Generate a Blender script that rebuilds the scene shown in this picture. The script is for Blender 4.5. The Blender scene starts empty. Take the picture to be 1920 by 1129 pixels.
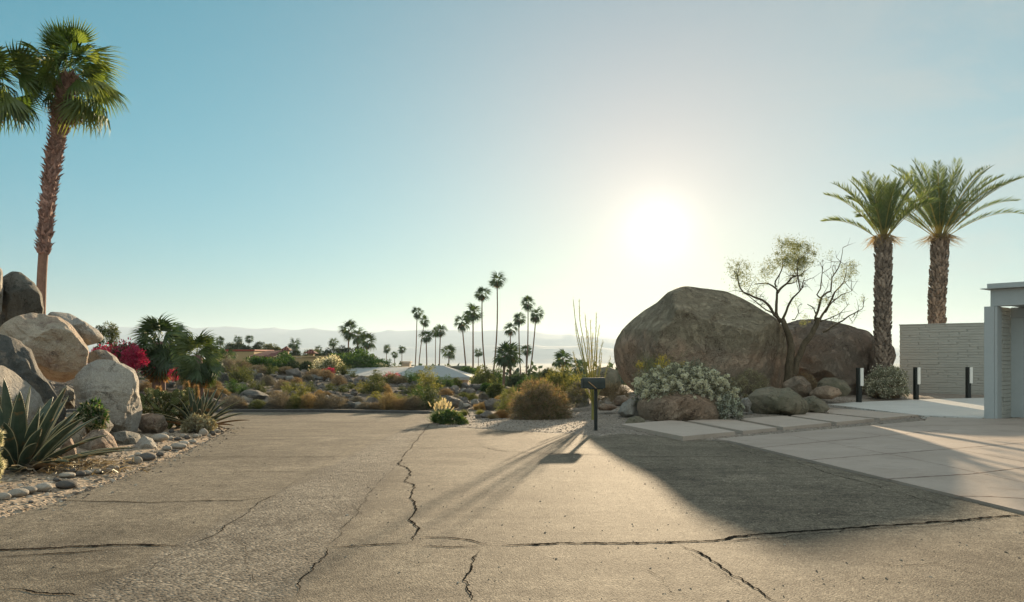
SKYT = (.42, 1.06, .90); AUREOLE = [(13, 1., (1.98, .61, -.02)), (36, 1., (.41, -.20, -.13)), (90, 1., (.62, .10, .0)), (350, 1., (.98, .72, .50)), (1500, 1., (2.0, 1.9, 1.6))]
SKYS = .075; EXPO = 1.36; HAZETOP = 360; HAZED = .95e-4; HAZEC = (.62, .80, 1.0); HAZEG = .25
import bpy, math, random
import numpy as np
from mathutils import Vector, Matrix
R = math.radians
rs = np.random.RandomState(7)
random.seed(7)
sc = bpy.context.scene
col = sc.collection
FPX, HOR, CAMZ, SLOPE = 1500.0, 668.0, 1.25, 0.022

# ------------------------------------------------------------------ positions
def P(px, py, d):
    return np.array([(px - 960) / FPX * d, d, CAMZ - (py - HOR) / FPX * d])
def G(px, py):                       # point of the road plane
    d = CAMZ * FPX / (py - HOR - SLOPE * FPX)
    return np.array([(px - 960) / FPX * d, d, -SLOPE * d])
def sstep(a, b, v):
    t = np.clip((v - a) / (b - a), 0, 1); return t * t * (3 - 2 * t)

# ------------------------------------------------------------------ noise
def _hash(ix, iy, iz, seed):
    h = (ix * 374761393 + iy * 668265263 + iz * 2147483647 + seed * 1274126177) & 0xffffffff
    h = ((h ^ (h >> 13)) * 1274126177) & 0xffffffff
    return ((h ^ (h >> 16)) & 0xffff) / 32767.5 - 1.0
def vnoise(p, seed=0):
    p = np.asarray(p, float); i = np.floor(p).astype(np.int64); f = p - i
    u = f * f * (3 - 2 * f); r = 0
    for dx in (0, 1):
        wx = u[:, 0] if dx else 1 - u[:, 0]
        for dy in (0, 1):
            wy = u[:, 1] if dy else 1 - u[:, 1]
            for dz in (0, 1):
                wz = u[:, 2] if dz else 1 - u[:, 2]
                r = r + wx * wy * wz * _hash(i[:, 0] + dx, i[:, 1] + dy, i[:, 2] + dz, seed)
    return r
def fbm(p, octv=4, seed=0, ridged=False):
    p = np.asarray(p, float); a, s, t = 1.0, 0, 0
    for k in range(octv):
        n = vnoise(p * 2 ** k + 17.3 * k, seed + k)
        if ridged: n = 1 - 2 * np.abs(n)
        s = s + a * n; t += a; a *= 0.5
    return s / t

# ------------------------------------------------------------------ mesh helpers
def tag(o, label=None, cat=None, group=None, kind=None):
    if label: o['label'] = label
    if cat: o['category'] = cat
    if group: o['group'] = group
    if kind: o['kind'] = kind
    return o
def empty(name, loc, label, cat, group=None):
    o = bpy.data.objects.new(name, None); o.empty_display_size = .2
    o.location = tuple(loc); col.objects.link(o)
    return tag(o, label, cat, group)
def meshdata(name, V, Fs, mats, smooth=False, tone=None, midx=None):
    if not isinstance(Fs, (list, tuple)): Fs = [Fs]
    Fs = [np.asarray(f, np.int64) for f in Fs if len(f)]
    V = np.asarray(V, np.float32)
    me = bpy.data.meshes.new(name)
    nl = sum(f.size for f in Fs); nf = sum(len(f) for f in Fs)
    me.vertices.add(len(V)); me.vertices.foreach_set('co', V.ravel())
    me.loops.add(nl); me.loops.foreach_set('vertex_index', np.concatenate([f.ravel() for f in Fs]).astype(np.int32))
    tot = np.concatenate([np.full(len(f), f.shape[1]) for f in Fs])
    st = np.concatenate([[0], np.cumsum(tot)[:-1]])
    me.polygons.add(nf); me.polygons.foreach_set('loop_start', st.astype(np.int32))
    me.polygons.foreach_set('loop_total', tot.astype(np.int32))
    if not isinstance(mats, (list, tuple)): mats = [mats]
    for m in mats: me.materials.append(m)
    if midx is not None: me.polygons.foreach_set('material_index', np.asarray(midx, np.int32))
    me.update(calc_edges=True)
    me.polygons.foreach_set('use_smooth', np.full(nf, bool(smooth)))
    if tone is not None:
        a = me.attributes.new('tone', 'FLOAT', 'FACE')
        a.data.foreach_set('value', np.asarray(tone, np.float32))
    me.validate()
    return me
def link(name, me, parent=None, loc=(0, 0, 0), rz=0, sc_=(1, 1, 1)):
    o = bpy.data.objects.new(name, me); col.objects.link(o)
    o.location = tuple(loc); o.rotation_euler = (0, 0, rz); o.scale = tuple(sc_)
    if parent: o.parent = parent
    return o
def mk(name, V, Fs, mats, parent=None, loc=(0, 0, 0), **kw):
    return link(name, meshdata(name, V, Fs, mats, **kw), parent, loc)
def copy_tree(o, parent=None):
    c = o.copy(); col.objects.link(c)
    if parent: c.parent = parent
    for ch in [x for x in col.objects if x.parent == o]: copy_tree(ch, c)
    return c

class MB:
    """collects pieces of one part"""
    def __init__(s): s.V = []; s.F3 = []; s.F4 = []; s.T3 = []; s.T4 = []; s.n = 0
    def add(s, V, F, tone=0.5):
        V = np.asarray(V, float); F = np.asarray(F, np.int64)
        if not len(F): return
        T = np.full(len(F), tone) if np.isscalar(tone) else np.asarray(tone)
        (s.F3 if F.shape[1] == 3 else s.F4).append(F + s.n)
        (s.T3 if F.shape[1] == 3 else s.T4).append(T)
        s.V.append(V); s.n += len(V)
    def data(s, name, mat, smooth=False, origin=(0, 0, 0)):
        Fs = []; T = []
        if s.F3: Fs.append(np.concatenate(s.F3)); T += s.T3
        if s.F4: Fs.append(np.concatenate(s.F4)); T += s.T4
        return meshdata(name, np.concatenate(s.V) - np.asarray(origin), Fs, mat, smooth, np.concatenate(T))
    def build(s, name, mat, parent=None, smooth=False, loc=(0, 0, 0), origin=None):
        o = origin if origin is not None else (0, 0, 0)
        return link(name, s.data(name, mat, smooth, o), parent, loc)
    def box(s, c, size, rz=0, bev=0.0, tone=.5):
        x, y, z = [v / 2 for v in size]
        b = min(bev, x * .9, y * .9, z * .9)
        if b <= 0:
            V = np.array([[sx * x, sy * y, sz * z] for sz in (-1, 1) for sy in (-1, 1) for sx in (-1, 1)])
            F = [[0, 2, 3, 1], [4, 5, 7, 6], [0, 1, 5, 4], [2, 6, 7, 3], [0, 4, 6, 2], [1, 3, 7, 5]]
            F3 = []
        else:
            V = []; idx = {}
            for sx in (-1, 1):
                for sy in (-1, 1):
                    for sz in (-1, 1):
                        for k in range(3):
                            p = [sx * (x - b), sy * (y - b), sz * (z - b)]
                            p[k] += (sx, sy, sz)[k] * b
                            idx[sx, sy, sz, k] = len(V); V.append(p)
            V = np.array(V); F = []; F3 = []
            for k in range(3):
                a, c2 = [(1, 2), (2, 0), (0, 1)][k]
                for sg in (-1, 1):
                    q = []
                    for (u, v) in ((-1, -1), (1, -1), (1, 1), (-1, 1)):
                        t = [0, 0, 0]; t[k] = sg; t[a] = u; t[c2] = v; q.append(idx[(*t, k)])
                    F.append(q if sg > 0 else q[::-1])
                for u in (-1, 1):
                    for v in (-1, 1):
                        t0 = [0, 0, 0]; t1 = [0, 0, 0]
                        t0[k] = -1; t1[k] = 1; t0[a] = t1[a] = u; t0[c2] = t1[c2] = v
                        F.append([idx[(*t0, a)], idx[(*t1, a)], idx[(*t1, c2)], idx[(*t0, c2)]])
            for sx in (-1, 1):
                for sy in (-1, 1):
                    for sz in (-1, 1): F3.append([idx[sx, sy, sz, k] for k in range(3)])
        ca, sa = math.cos(rz), math.sin(rz)
        V = V @ np.array([[ca, sa, 0], [-sa, ca, 0], [0, 0, 1]]) + np.asarray(c, float)
        s.add(V, F, tone)
        if len(F3):
            s.F3.append(np.asarray(F3) + s.n - len(V)); s.T3.append(np.full(len(F3), tone))
        return s
    def prism(s, poly, z0, z1, tone=.5, zt=None):
        """polygon (x,y) extruded; z0/z1 numbers or functions of (x,y)"""
        f0 = z0 if callable(z0) else (lambda x, y: z0); f1 = z1 if callable(z1) else (lambda x, y: z1)
        n = len(poly)
        V = [[x, y, f0(x, y)] for x, y in poly] + [[x, y, f1(x, y)] for x, y in poly]
        for i in range(n):
            j = (i + 1) % n; s.add([V[i], V[j], V[n + j], V[n + i]], [[0, 1, 2, 3]], tone)
        import mathutils.geometry as mg
        tris = mg.tessellate_polygon([[Vector((x, y, 0)) for x, y in poly]])
        s.add(V[n:], [list(t) for t in tris], tone); s.add(V[:n], [list(t) for t in tris], tone)
        return s
    def tube(s, pts, rad, k=8, tone=.5, cap=True):
        pts = np.asarray(pts, float); n = len(pts)
        rad = np.full(n, rad) if np.isscalar(rad) else np.asarray(rad)
        T = np.gradient(pts, axis=0); T /= np.linalg.norm(T, axis=1)[:, None] + 1e-9
        up = np.array([0., 0, 1]) if abs(T[0][2]) < .9 else np.array([0., 1, 0])
        V = []; 
        a = np.arange(k) * 2 * math.pi / k
        for i in range(n):
            u = np.cross(T[i], up); u /= np.linalg.norm(u) + 1e-9; v = np.cross(T[i], u)
            up = -v if False else up
            V.append(pts[i] + rad[i] * (np.cos(a)[:, None] * u + np.sin(a)[:, None] * v))
        V = np.concatenate(V); F = []
        for i in range(n - 1):
            for j in range(k):
                F.append([i * k + j, i * k + (j + 1) % k, (i + 1) * k + (j + 1) % k, (i + 1) * k + j])
        base = s.n
        s.add(V, F, tone)
        if cap:
            for o, sg in ((0, -1), ((n - 1) * k, 1)):
                c = [o + j for j in range(k)]
                s.F3.append(np.array([[c[0], c[j], c[j + 1]][::sg] for j in range(1, k - 1)]) + base)
                s.T3.append(np.full(k - 2, tone))
        return s

def _wind(s, top, W):
    for i, V in enumerate(s.V):
        r = V - top; k = np.clip(np.hypot(r[:, 0], r[:, 1]) / W, 0, 1.2)
        V[:, 0] += k ** 1.6 * W * .16 + np.where(r[:, 0] < 0, -r[:, 0] * .18, 0); V[:, 2] += np.where(r[:, 0] > 0, -.10 * r[:, 0] * k, .10 * -r[:, 0] * k)
MB.wind = _wind
_ico = {}
def ico(sub):
    if sub in _ico: return _ico[sub]
    import bmesh
    bm = bmesh.new(); bmesh.ops.create_icosphere(bm, subdivisions=sub, radius=1)
    V = np.array([v.co[:] for v in bm.verts]); F = np.array([[v.index for v in f.verts] for f in bm.faces]); bm.free()
    _ico[sub] = (V, F); return V, F

# ------------------------------------------------------------------ materials
class NT:
    def __init__(s, name):
        s.m = bpy.data.materials.new(name); s.m.use_nodes = True
        s.t = s.m.node_tree; s.t.nodes.clear()
        s.out = s.n('ShaderNodeOutputMaterial')
        s.tc = s.n('ShaderNodeTexCoord')
    def n(s, typ, **kw):
        nd = s.t.nodes.new(typ)
        for k, v in kw.items():
            if k.startswith('i_'):
                key = k[2:]; key = int(key) if key.isdigit() else key.replace('_', ' ')
                if hasattr(v, 'is_output') or isinstance(v, bpy.types.NodeSocket): s.t.links.new(v, nd.inputs[key])
                else: nd.inputs[key].default_value = v
            else: setattr(nd, k, v)
        return nd
    def noise(s, scale, detail=4, rough=.55, vec=None, dist=0):
        return s.n('ShaderNodeTexNoise', i_Scale=scale, i_Detail=detail, i_Roughness=rough, i_Distortion=dist,
                   i_Vector=vec or s.vec).outputs[0]
    def vor(s, scale, feat='F1', out=0, vec=None, rnd=1.0):
        nd = s.n('ShaderNodeTexVoronoi', feature=feat, i_Scale=scale, i_Vector=vec or s.vec); nd.inputs['Randomness'].default_value = rnd
        return nd.outputs[out]
    def ramp(s, fac, stops):
        nd = s.n('ShaderNodeValToRGB', i_Fac=fac); cr = nd.color_ramp
        while len(cr.elements) < len(stops): cr.elements.new(.5)
        for e, (p, c) in zip(cr.elements, stops):
            e.position = p; e.color = (*c, 1) if not np.isscalar(c) else (c, c, c, 1)
        return nd.outputs[0]
    def mix(s, fac, a, b, mode='MIX'):
        nd = s.n('ShaderNodeMix', data_type='RGBA', blend_type=mode)
        for k, v in ((0, fac), (6, a), (7, b)):
            if isinstance(v, bpy.types.NodeSocket): s.t.links.new(v, nd.inputs[k])
            elif k == 0: nd.inputs[k].default_value = v
            else: nd.inputs[k].default_value = (*v, 1)
        return nd.outputs[2]
    def math(s, op, a, b=0.0, c=0.0, clamp=False):
        nd = s.n('ShaderNodeMath', operation=op, use_clamp=clamp)
        for k, v in enumerate((a, b, c)):
            if isinstance(v, bpy.types.NodeSocket): s.t.links.new(v, nd.inputs[k])
            else: nd.inputs[k].default_value = v
        return nd.outputs[0]
    def mrange(s, v, a, b, c=0., d=1.):
        return s.n('ShaderNodeMapRange', i_0=v, i_1=a, i_2=b, i_3=c, i_4=d).outputs[0]
    def bump(s, h, strength=.5, dist=.02, normal=None):
        nd = s.n('ShaderNodeBump', i_Height=h, i_Strength=strength, i_Distance=dist)
        if normal: s.t.links.new(normal, nd.inputs['Normal'])
        return nd.outputs[0]
    def attr(s, name='tone'):
        return s.n('ShaderNodeAttribute', attribute_name=name).outputs['Fac']
    def objvec(s, rnd=True):
        v = s.tc.outputs['Object']
        if rnd:
            oi = s.n('ShaderNodeObjectInfo').outputs['Random']
            v = s.n('ShaderNodeVectorMath', operation='MULTIPLY_ADD', i_0=s.n('ShaderNodeCombineXYZ', i_0=oi, i_1=oi, i_2=oi).outputs[0], i_1=(37, 53, 71), i_2=v).outputs[0]
        s.vec = v; return v
    def princ(s, color, rough=.8, normal=None, spec=.3, **kw):
        nd = s.n('ShaderNodeBsdfPrincipled')
        for k, v in (('Base Color', color), ('Roughness', rough), ('Normal', normal), ('Specular IOR Level', spec), *kw.items()):
            if v is None: continue
            if isinstance(v, bpy.types.NodeSocket): s.t.links.new(v, nd.inputs[k])
            else: nd.inputs[k].default_value = (*v, 1) if isinstance(v, tuple) and len(v) == 3 else v
        return nd.outputs[0]
    def done(s, sh):
        s.t.links.new(sh, s.out.inputs['Surface']); return s.m

def hexc(*c):                        # sRGB 0-255 to linear
    return tuple(((v / 255) / 12.92 if v / 255 < .04045 else ((v / 255 + .055) / 1.055) ** 2.4) for v in c)

def mat_rock(name, c1, c2, c3, speck=.5, bump=.6, sc0=1.0, rough=.85, patina=None):
    t = NT(name); t.objvec()
    big = t.noise(1.1 * sc0, 5, .6, dist=.2); med = t.noise(4.5 * sc0, 6, .65); fine = t.noise(38 * sc0, 3, .6)
    c = t.mix(t.mrange(big, .38, .62), c1, c2)
    c = t.mix(t.mrange(med, .54, .68, 0, .75), c, c3)
    if patina:      # weathered grey-green skin above, freshly broken rusty rock below a slanting line
        sx = t.n('ShaderNodeSeparateXYZ', i_0=t.tc.outputs['Object']).outputs
        zz = t.math('ADD', t.math('ADD', sx[2], t.math('MULTIPLY', sx[0], patina[2])), t.math('MULTIPLY', t.noise(.9, 6, .65), 2.2))
        c = t.mix(t.mrange(zz, patina[1], patina[1] + .5), c, t.mix(t.mrange(med, .4, .6), patina[0], tuple(v * .75 for v in patina[0])))
    sp = t.ramp(t.vor(70 * sc0), [(0.0, .35), (.28, .75), (.6, 1.0), (1, 1.25)])
    c = t.mix(speck, c, t.mix(1.0, c, sp, 'MULTIPLY'))
    c = t.mix(speck * .8, c, t.mix(1.0, c, t.ramp(fine, [(.3, .55), (.5, 1.0), (.7, 1.35)]), 'MULTIPLY'))
    fl = t.math('ABSOLUTE', t.math('SUBTRACT', t.noise(1.25 * sc0, 9, .66, dist=.35), .5)); fm = t.mrange(t.noise(1.7 * sc0, 3), .42, .58)
    c = t.mix(t.math('MULTIPLY', t.mrange(fl, .012, .002), fm), c, tuple(v * .28 for v in c1))
    fl2 = t.math('ABSOLUTE', t.math('SUBTRACT', t.noise(3.6 * sc0, 9, .7, dist=.3), .5)); c = t.mix(t.math('MULTIPLY', t.mrange(fl2, .014, .002), t.math('MULTIPLY', fm, .5)), c, tuple(v * .4 for v in c1))
    tn = t.n('ShaderNodeObjectInfo').outputs['Random']
    c = t.mix(1.0, c, t.ramp(tn, [(0, .78), (1, 1.2)]), 'MULTIPLY')
    vs = t.noise(2.2 * sc0, 8, .72, dist=.25)
    rg = t.math('ABSOLUTE', t.math('SUBTRACT', t.noise(1.6 * sc0, 8, .7, dist=.2), .5)); vs = t.math('ADD', vs, t.math('MULTIPLY', t.math('MINIMUM', rg, .07), 5.))
    b1 = t.bump(vs, bump, .20 / sc0)
    pit = t.math('ADD', t.math('MULTIPLY', t.noise(24 * sc0, 5, .7), .8), t.math('MULTIPLY', t.vor(34 * sc0), .35))
    b2 = t.bump(pit, bump, .035 / sc0, b1)
    return t.done(t.princ(c, rough, b2, .25))
def mat_leaf(name, cols, trans=.45, rough=.5, gloss=.5):
    t = NT(name); t.objvec()
    tn = t.attr(); oi = t.n('ShaderNodeObjectInfo').outputs['Random']
    n = len(cols)
    c = t.ramp(tn, [(i / (n - 1), cols[i]) for i in range(n)])
    c = t.mix(1.0, c, t.ramp(oi, [(0, (.72, .8, .85)), (.5, (1, 1, 1)), (1, (1.25, 1.15, .95))]), 'MULTIPLY')
    d = t.n('ShaderNodeBsdfDiffuse', i_Color=c).outputs[0]
    tc = t.mix(1.0, c, (1.4, 1.32, .85), 'MULTIPLY')
    tr = t.n('ShaderNodeBsdfTranslucent', i_Color=tc).outputs[0]
    s1 = t.n('ShaderNodeMixShader', i_0=trans, i_1=d, i_2=tr).outputs[0]
    gl = t.n('ShaderNodeBsdfGlossy', i_Color=(.8, .85, .8, 1), i_Roughness=rough).outputs[0]
    return t.done(t.n('ShaderNodeMixShader', i_0=gloss * .12, i_1=s1, i_2=gl).outputs[0])
def mat_plain(name, c, rough=.7, var=.15, sc0=6, bump=.1, metal=0., spec=.3, dist=.01):
    t = NT(name); t.objvec(False)
    n = t.noise(sc0, 6, .65); n2 = t.noise(sc0 * 9, 4, .6)
    c = t.mix(1.0, c, t.ramp(n, [(.3, 1 - var), (.7, 1 + var)]), 'MULTIPLY')
    c = t.mix(1.0, c, t.ramp(n2, [(.3, 1 - var * .6), (.7, 1 + var * .6)]), 'MULTIPLY')
    return t.done(t.princ(c, rough, t.bump(n2, bump, dist), spec, Metallic=metal))

M = {}
M['granite_pale'] = mat_rock('pale_granite', (.40, .36, .30), (.33, .31, .28), (.20, .17, .14), .5, .55)
M['granite_tan'] = mat_rock('tan_granite', (.38, .29, .22), (.42, .36, .28), (.20, .14, .12), .5, .6)
M['granite_pink'] = mat_rock('pink_granite', (.42, .28, .20), (.40, .32, .24), (.22, .14, .11), .7, .9, 1.4)
M['granite_grey'] = mat_rock('grey_granite', (.17, .17, .15), (.24, .22, .18), (.10, .11, .10), .4, .6)
M['granite_dark'] = mat_rock('dark_granite', (.10, .105, .10), (.17, .155, .13), (.30, .25, .20), .3, .6)
M['boulder_brown'] = mat_rock('brown_weathered_rock', (.52, .36, .25), (.40, .32, .24), (.64, .46, .33), .35, 1.0, .6, patina=((.48, .395, .275), 3.6, .12))
M['boulder_rust'] = mat_rock('rusty_weathered_rock', (.38, .28, .21), (.32, .26, .20), (.52, .42, .33), .35, 1.0, .8)
M['rock_olive'] = mat_rock('olive_dark_rock', (.17, .155, .105), (.23, .195, .14), (.29, .23, .16), .3, .5)
M['stone_pale'] = mat_rock('pale_border_stone', (.42, .37, .30), (.36, .33, .29), (.25, .21, .17), .3, .3, 3)
M['stone_dark'] = mat_rock('dark_border_stone', (.10, .10, .10), (.15, .13, .11), (.2, .17, .14), .3, .3, 3)
M['slope_rock'] = mat_rock('slope_rock', (.21, .19, .17), (.27, .23, .19), (.13, .11, .10), .3, .6)

M['palm_green'] = mat_leaf('fan_palm_leaf', [(.05, .09, .02), (.10, .165, .03), (.22, .26, .055)], .5)
M['palm_dry'] = mat_leaf('dry_palm_leaf', [(.10, .06, .045), (.18, .11, .07), (.26, .18, .10)], .15)
M['palm_far'] = mat_leaf('far_palm_leaf', [(.03, .065, .02), (.055, .10, .028), (.11, .15, .045)], .35)
M['palm_orange'] = mat_leaf('orange_dead_frond', [(.25, .10, .03), (.40, .18, .05), (.5, .28, .1)], .4)
M['date_green'] = mat_leaf('date_palm_leaf', [(.07, .11, .045), (.12, .175, .07), (.20, .25, .11)], .5)
M['dry'] = mat_leaf('dry_shrub_twigs', [(.13, .095, .065), (.22, .165, .11), (.35, .27, .18)], .25)
M['drygrey'] = mat_leaf('grey_dry_twigs', [(.12, .10, .08), (.19, .16, .13), (.32, .27, .21)], .25)
M['gold'] = mat_leaf('golden_dry_twigs', [(.15, .105, .05), (.25, .18, .09), (.40, .30, .16)], .42)
M['orange'] = mat_leaf('rusty_orange_twigs', [(.17, .10, .05), (.28, .175, .09), (.42, .29, .16)], .42)
M['olive'] = mat_leaf('olive_leaf', [(.035, .05, .014), (.075, .095, .022), (.19, .19, .06)], .38)
M['green'] = mat_leaf('green_leaf', [(.015, .045, .008), (.04, .095, .014), (.10, .175, .028)], .42)
M['darkgreen'] = mat_leaf('dark_green_leaf', [(.015, .03, .01), (.03, .05, .015), (.055, .08, .025)], .3)
M['yellowgreen'] = mat_leaf('yellow_green_leaf', [(.08, .095, .025), (.16, .17, .045), (.32, .31, .09)], .45)
M['silver'] = mat_leaf('silver_leaf', [(.17, .165, .11), (.29, .28, .20), (.44, .42, .31)], .3)
M['greyolive'] = mat_leaf('grey_olive_leaf', [(.11, .105, .07), (.18, .17, .115), (.28, .26, .18)], .25)
M['whiteflower'] = mat_leaf('white_petal', [(.70, .64, .50), (.85, .79, .64), (.93, .88, .75)], .35)
M['magenta'] = mat_leaf('magenta_petal', [(.32, .008, .06), (.55, .014, .09), (.72, .04, .15)], .45)
M['yellow'] = mat_leaf('yellow_petal', [(.6, .42, .03), (.7, .52, .05), (.8, .6, .1)], .3)
M['plume'] = mat_leaf('pale_grass_plume', [(.6, .5, .38), (.75, .66, .52), (.85, .78, .65)], .5)
M['ocotillo'] = mat_leaf('ocotillo_stem', [(.18, .17, .05), (.30, .28, .08), (.45, .40, .14)], .35)
M['pear'] = mat_leaf('cactus_pad_skin', [(.06, .075, .03), (.11, .12, .045), (.20, .19, .08)], .05, .7, .04)
M['tree_pale'] = mat_leaf('mesquite_leaf', [(.13, .15, .05), (.22, .23, .09), (.34, .33, .15)], .45)

def mat_agave():
    t = NT('agave_skin'); t.objvec(False)
    tn = t.attr(); n = t.noise(9, 5, .6)
    st = t.noise(5, 3, .5)
    c = t.mix(t.mrange(n, .35, .7), (.04, .065, .042), (.075, .10, .065))
    c = t.mix(t.mrange(st, .58, .66, 0, .85), c, (.26, .15, .06))
    c = t.mix(t.mrange(tn, .75, .8), c, (.55, .50, .30))
    c = t.mix(t.mrange(tn, .12, .08), c, (.22, .13, .06))
    return t.done(t.princ(c, .5, t.bump(n, .2, .01), .4))
M['agave'] = mat_agave()

def mat_bark(name, c1, c2, scale=8):
    t = NT(name); t.objvec()
    tn = t.attr()
    mp = t.n('ShaderNodeMapping', i_Vector=t.vec, i_Scale=(1, 1, .35)).outputs[0]
    n = t.noise(scale, 7, .7, mp); n2 = t.noise(scale * 5, 4, .6)
    c = t.mix(t.mrange(n, .35, .65), c1, c2)
    c = t.mix(1.0, c, t.ramp(tn, [(0, .6), (.5, 1.0), (1, 1.5)]), 'MULTIPLY')
    c = t.mix(1.0, c, t.ramp(n2, [(.3, .7), (.7, 1.25)]), 'MULTIPLY')
    return t.done(t.princ(c, .85, t.bump(n, .6, .03), .2))
M['bark_palm'] = mat_bark('fan_palm_bark', (.19, .11, .09), (.37, .24, .20))
M['bark_smooth'] = mat_bark('smooth_palm_bark', (.22, .13, .095), (.31, .19, .14), 14)
M['bark_date'] = mat_bark('date_palm_bark', (.15, .115, .09), (.32, .25, .195))
M['bark_dark'] = mat_bark('mesquite_bark', (.075, .058, .036), (.15, .115, .075))
M['bark_far'] = mat_bark('far_palm_bark', (.16, .10, .07), (.24, .16, .11))

# ground, roads
def mat_ground():
    t = NT('desert_soil'); t.objvec(False)
    n = t.noise(.35, 6, .6); n2 = t.noise(14, 5, .7); v = t.vor(26); v2 = t.vor(9)
    c = t.mix(t.mrange(n, .35, .65), (.36, .27, .19), (.28, .23, .175))
    c = t.mix(1.0, c, t.ramp(v, [(0, .7), (.35, .95), (.7, 1.3)]), 'MULTIPLY')
    c = t.mix(1.0, c, t.ramp(t.n('ShaderNodeTexVoronoi', i_Scale=26., i_Vector=t.vec).outputs[1], [(.2, .65), (.8, 1.3)]), 'MULTIPLY')
    # far valley floor: scrub green and sand bands
    geo = t.n('ShaderNodeNewGeometry').outputs['Position']
    yv = t.n('ShaderNodeSeparateXYZ', i_0=geo).outputs[1]
    mp = t.n('ShaderNodeMapping', i_Vector=geo, i_Scale=(.0006, .0028, 0)).outputs[0]
    far = t.ramp(t.noise(1, 6, .6, mp), [(.35, (.055, .07, .035)), (.5, (.12, .12, .07)), (.62, (.34, .29, .22))])
    c = t.mix(t.mrange(yv, 90, 350), c, far)
    h = t.math('ADD', v, t.math('MULTIPLY', n2, .6))
    return t.done(t.princ(c, .95, t.bump(h, .7, .03), .1))
M['ground'] = mat_ground()
def mat_soil2():
    t = NT('stony_soil'); t.objvec(False)
    v = t.n('ShaderNodeTexVoronoi', i_Scale=5.5, i_Vector=t.vec); v2 = t.n('ShaderNodeTexVoronoi', i_Scale=14., i_Vector=t.vec)
    c = t.ramp(v.outputs[1], [(.1, (.05, .05, .048)), (.5, (.10, .09, .08)), (.9, (.19, .155, .12))])
    c = t.mix(.5, c, t.ramp(v2.outputs[1], [(.1, (.06, .055, .05)), (.9, (.26, .21, .16))]))
    h = t.math('ADD', t.math('MULTIPLY', v.outputs[0], -1.), t.math('MULTIPLY', v2.outputs[0], -.5))
    return t.done(t.princ(c, .95, t.bump(h, 1., .12), .1))
M['slope_soil'] = mat_soil2()
def mat_gravel():
    t = NT('fine_gravel'); t.objvec(False)
    nd = t.n('ShaderNodeTexVoronoi', i_Scale=38., i_Vector=t.vec)
    c = t.ramp(nd.outputs[1], [(.1, (.17, .14, .115)), (.5, (.30, .25, .205)), (.9, (.43, .37, .31))])
    c = t.mix(1.0, c, t.ramp(t.noise(.8, 4), [(.3, .85), (.7, 1.12)]), 'MULTIPLY')
    h = t.math('ADD', t.math('MULTIPLY', nd.outputs[0], -1.), t.math('MULTIPLY', t.noise(5, 5, .6), .8))
    return t.done(t.princ(c, .9, t.bump(h, .9, .02), .15))
M['gravel'] = mat_gravel()
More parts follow.
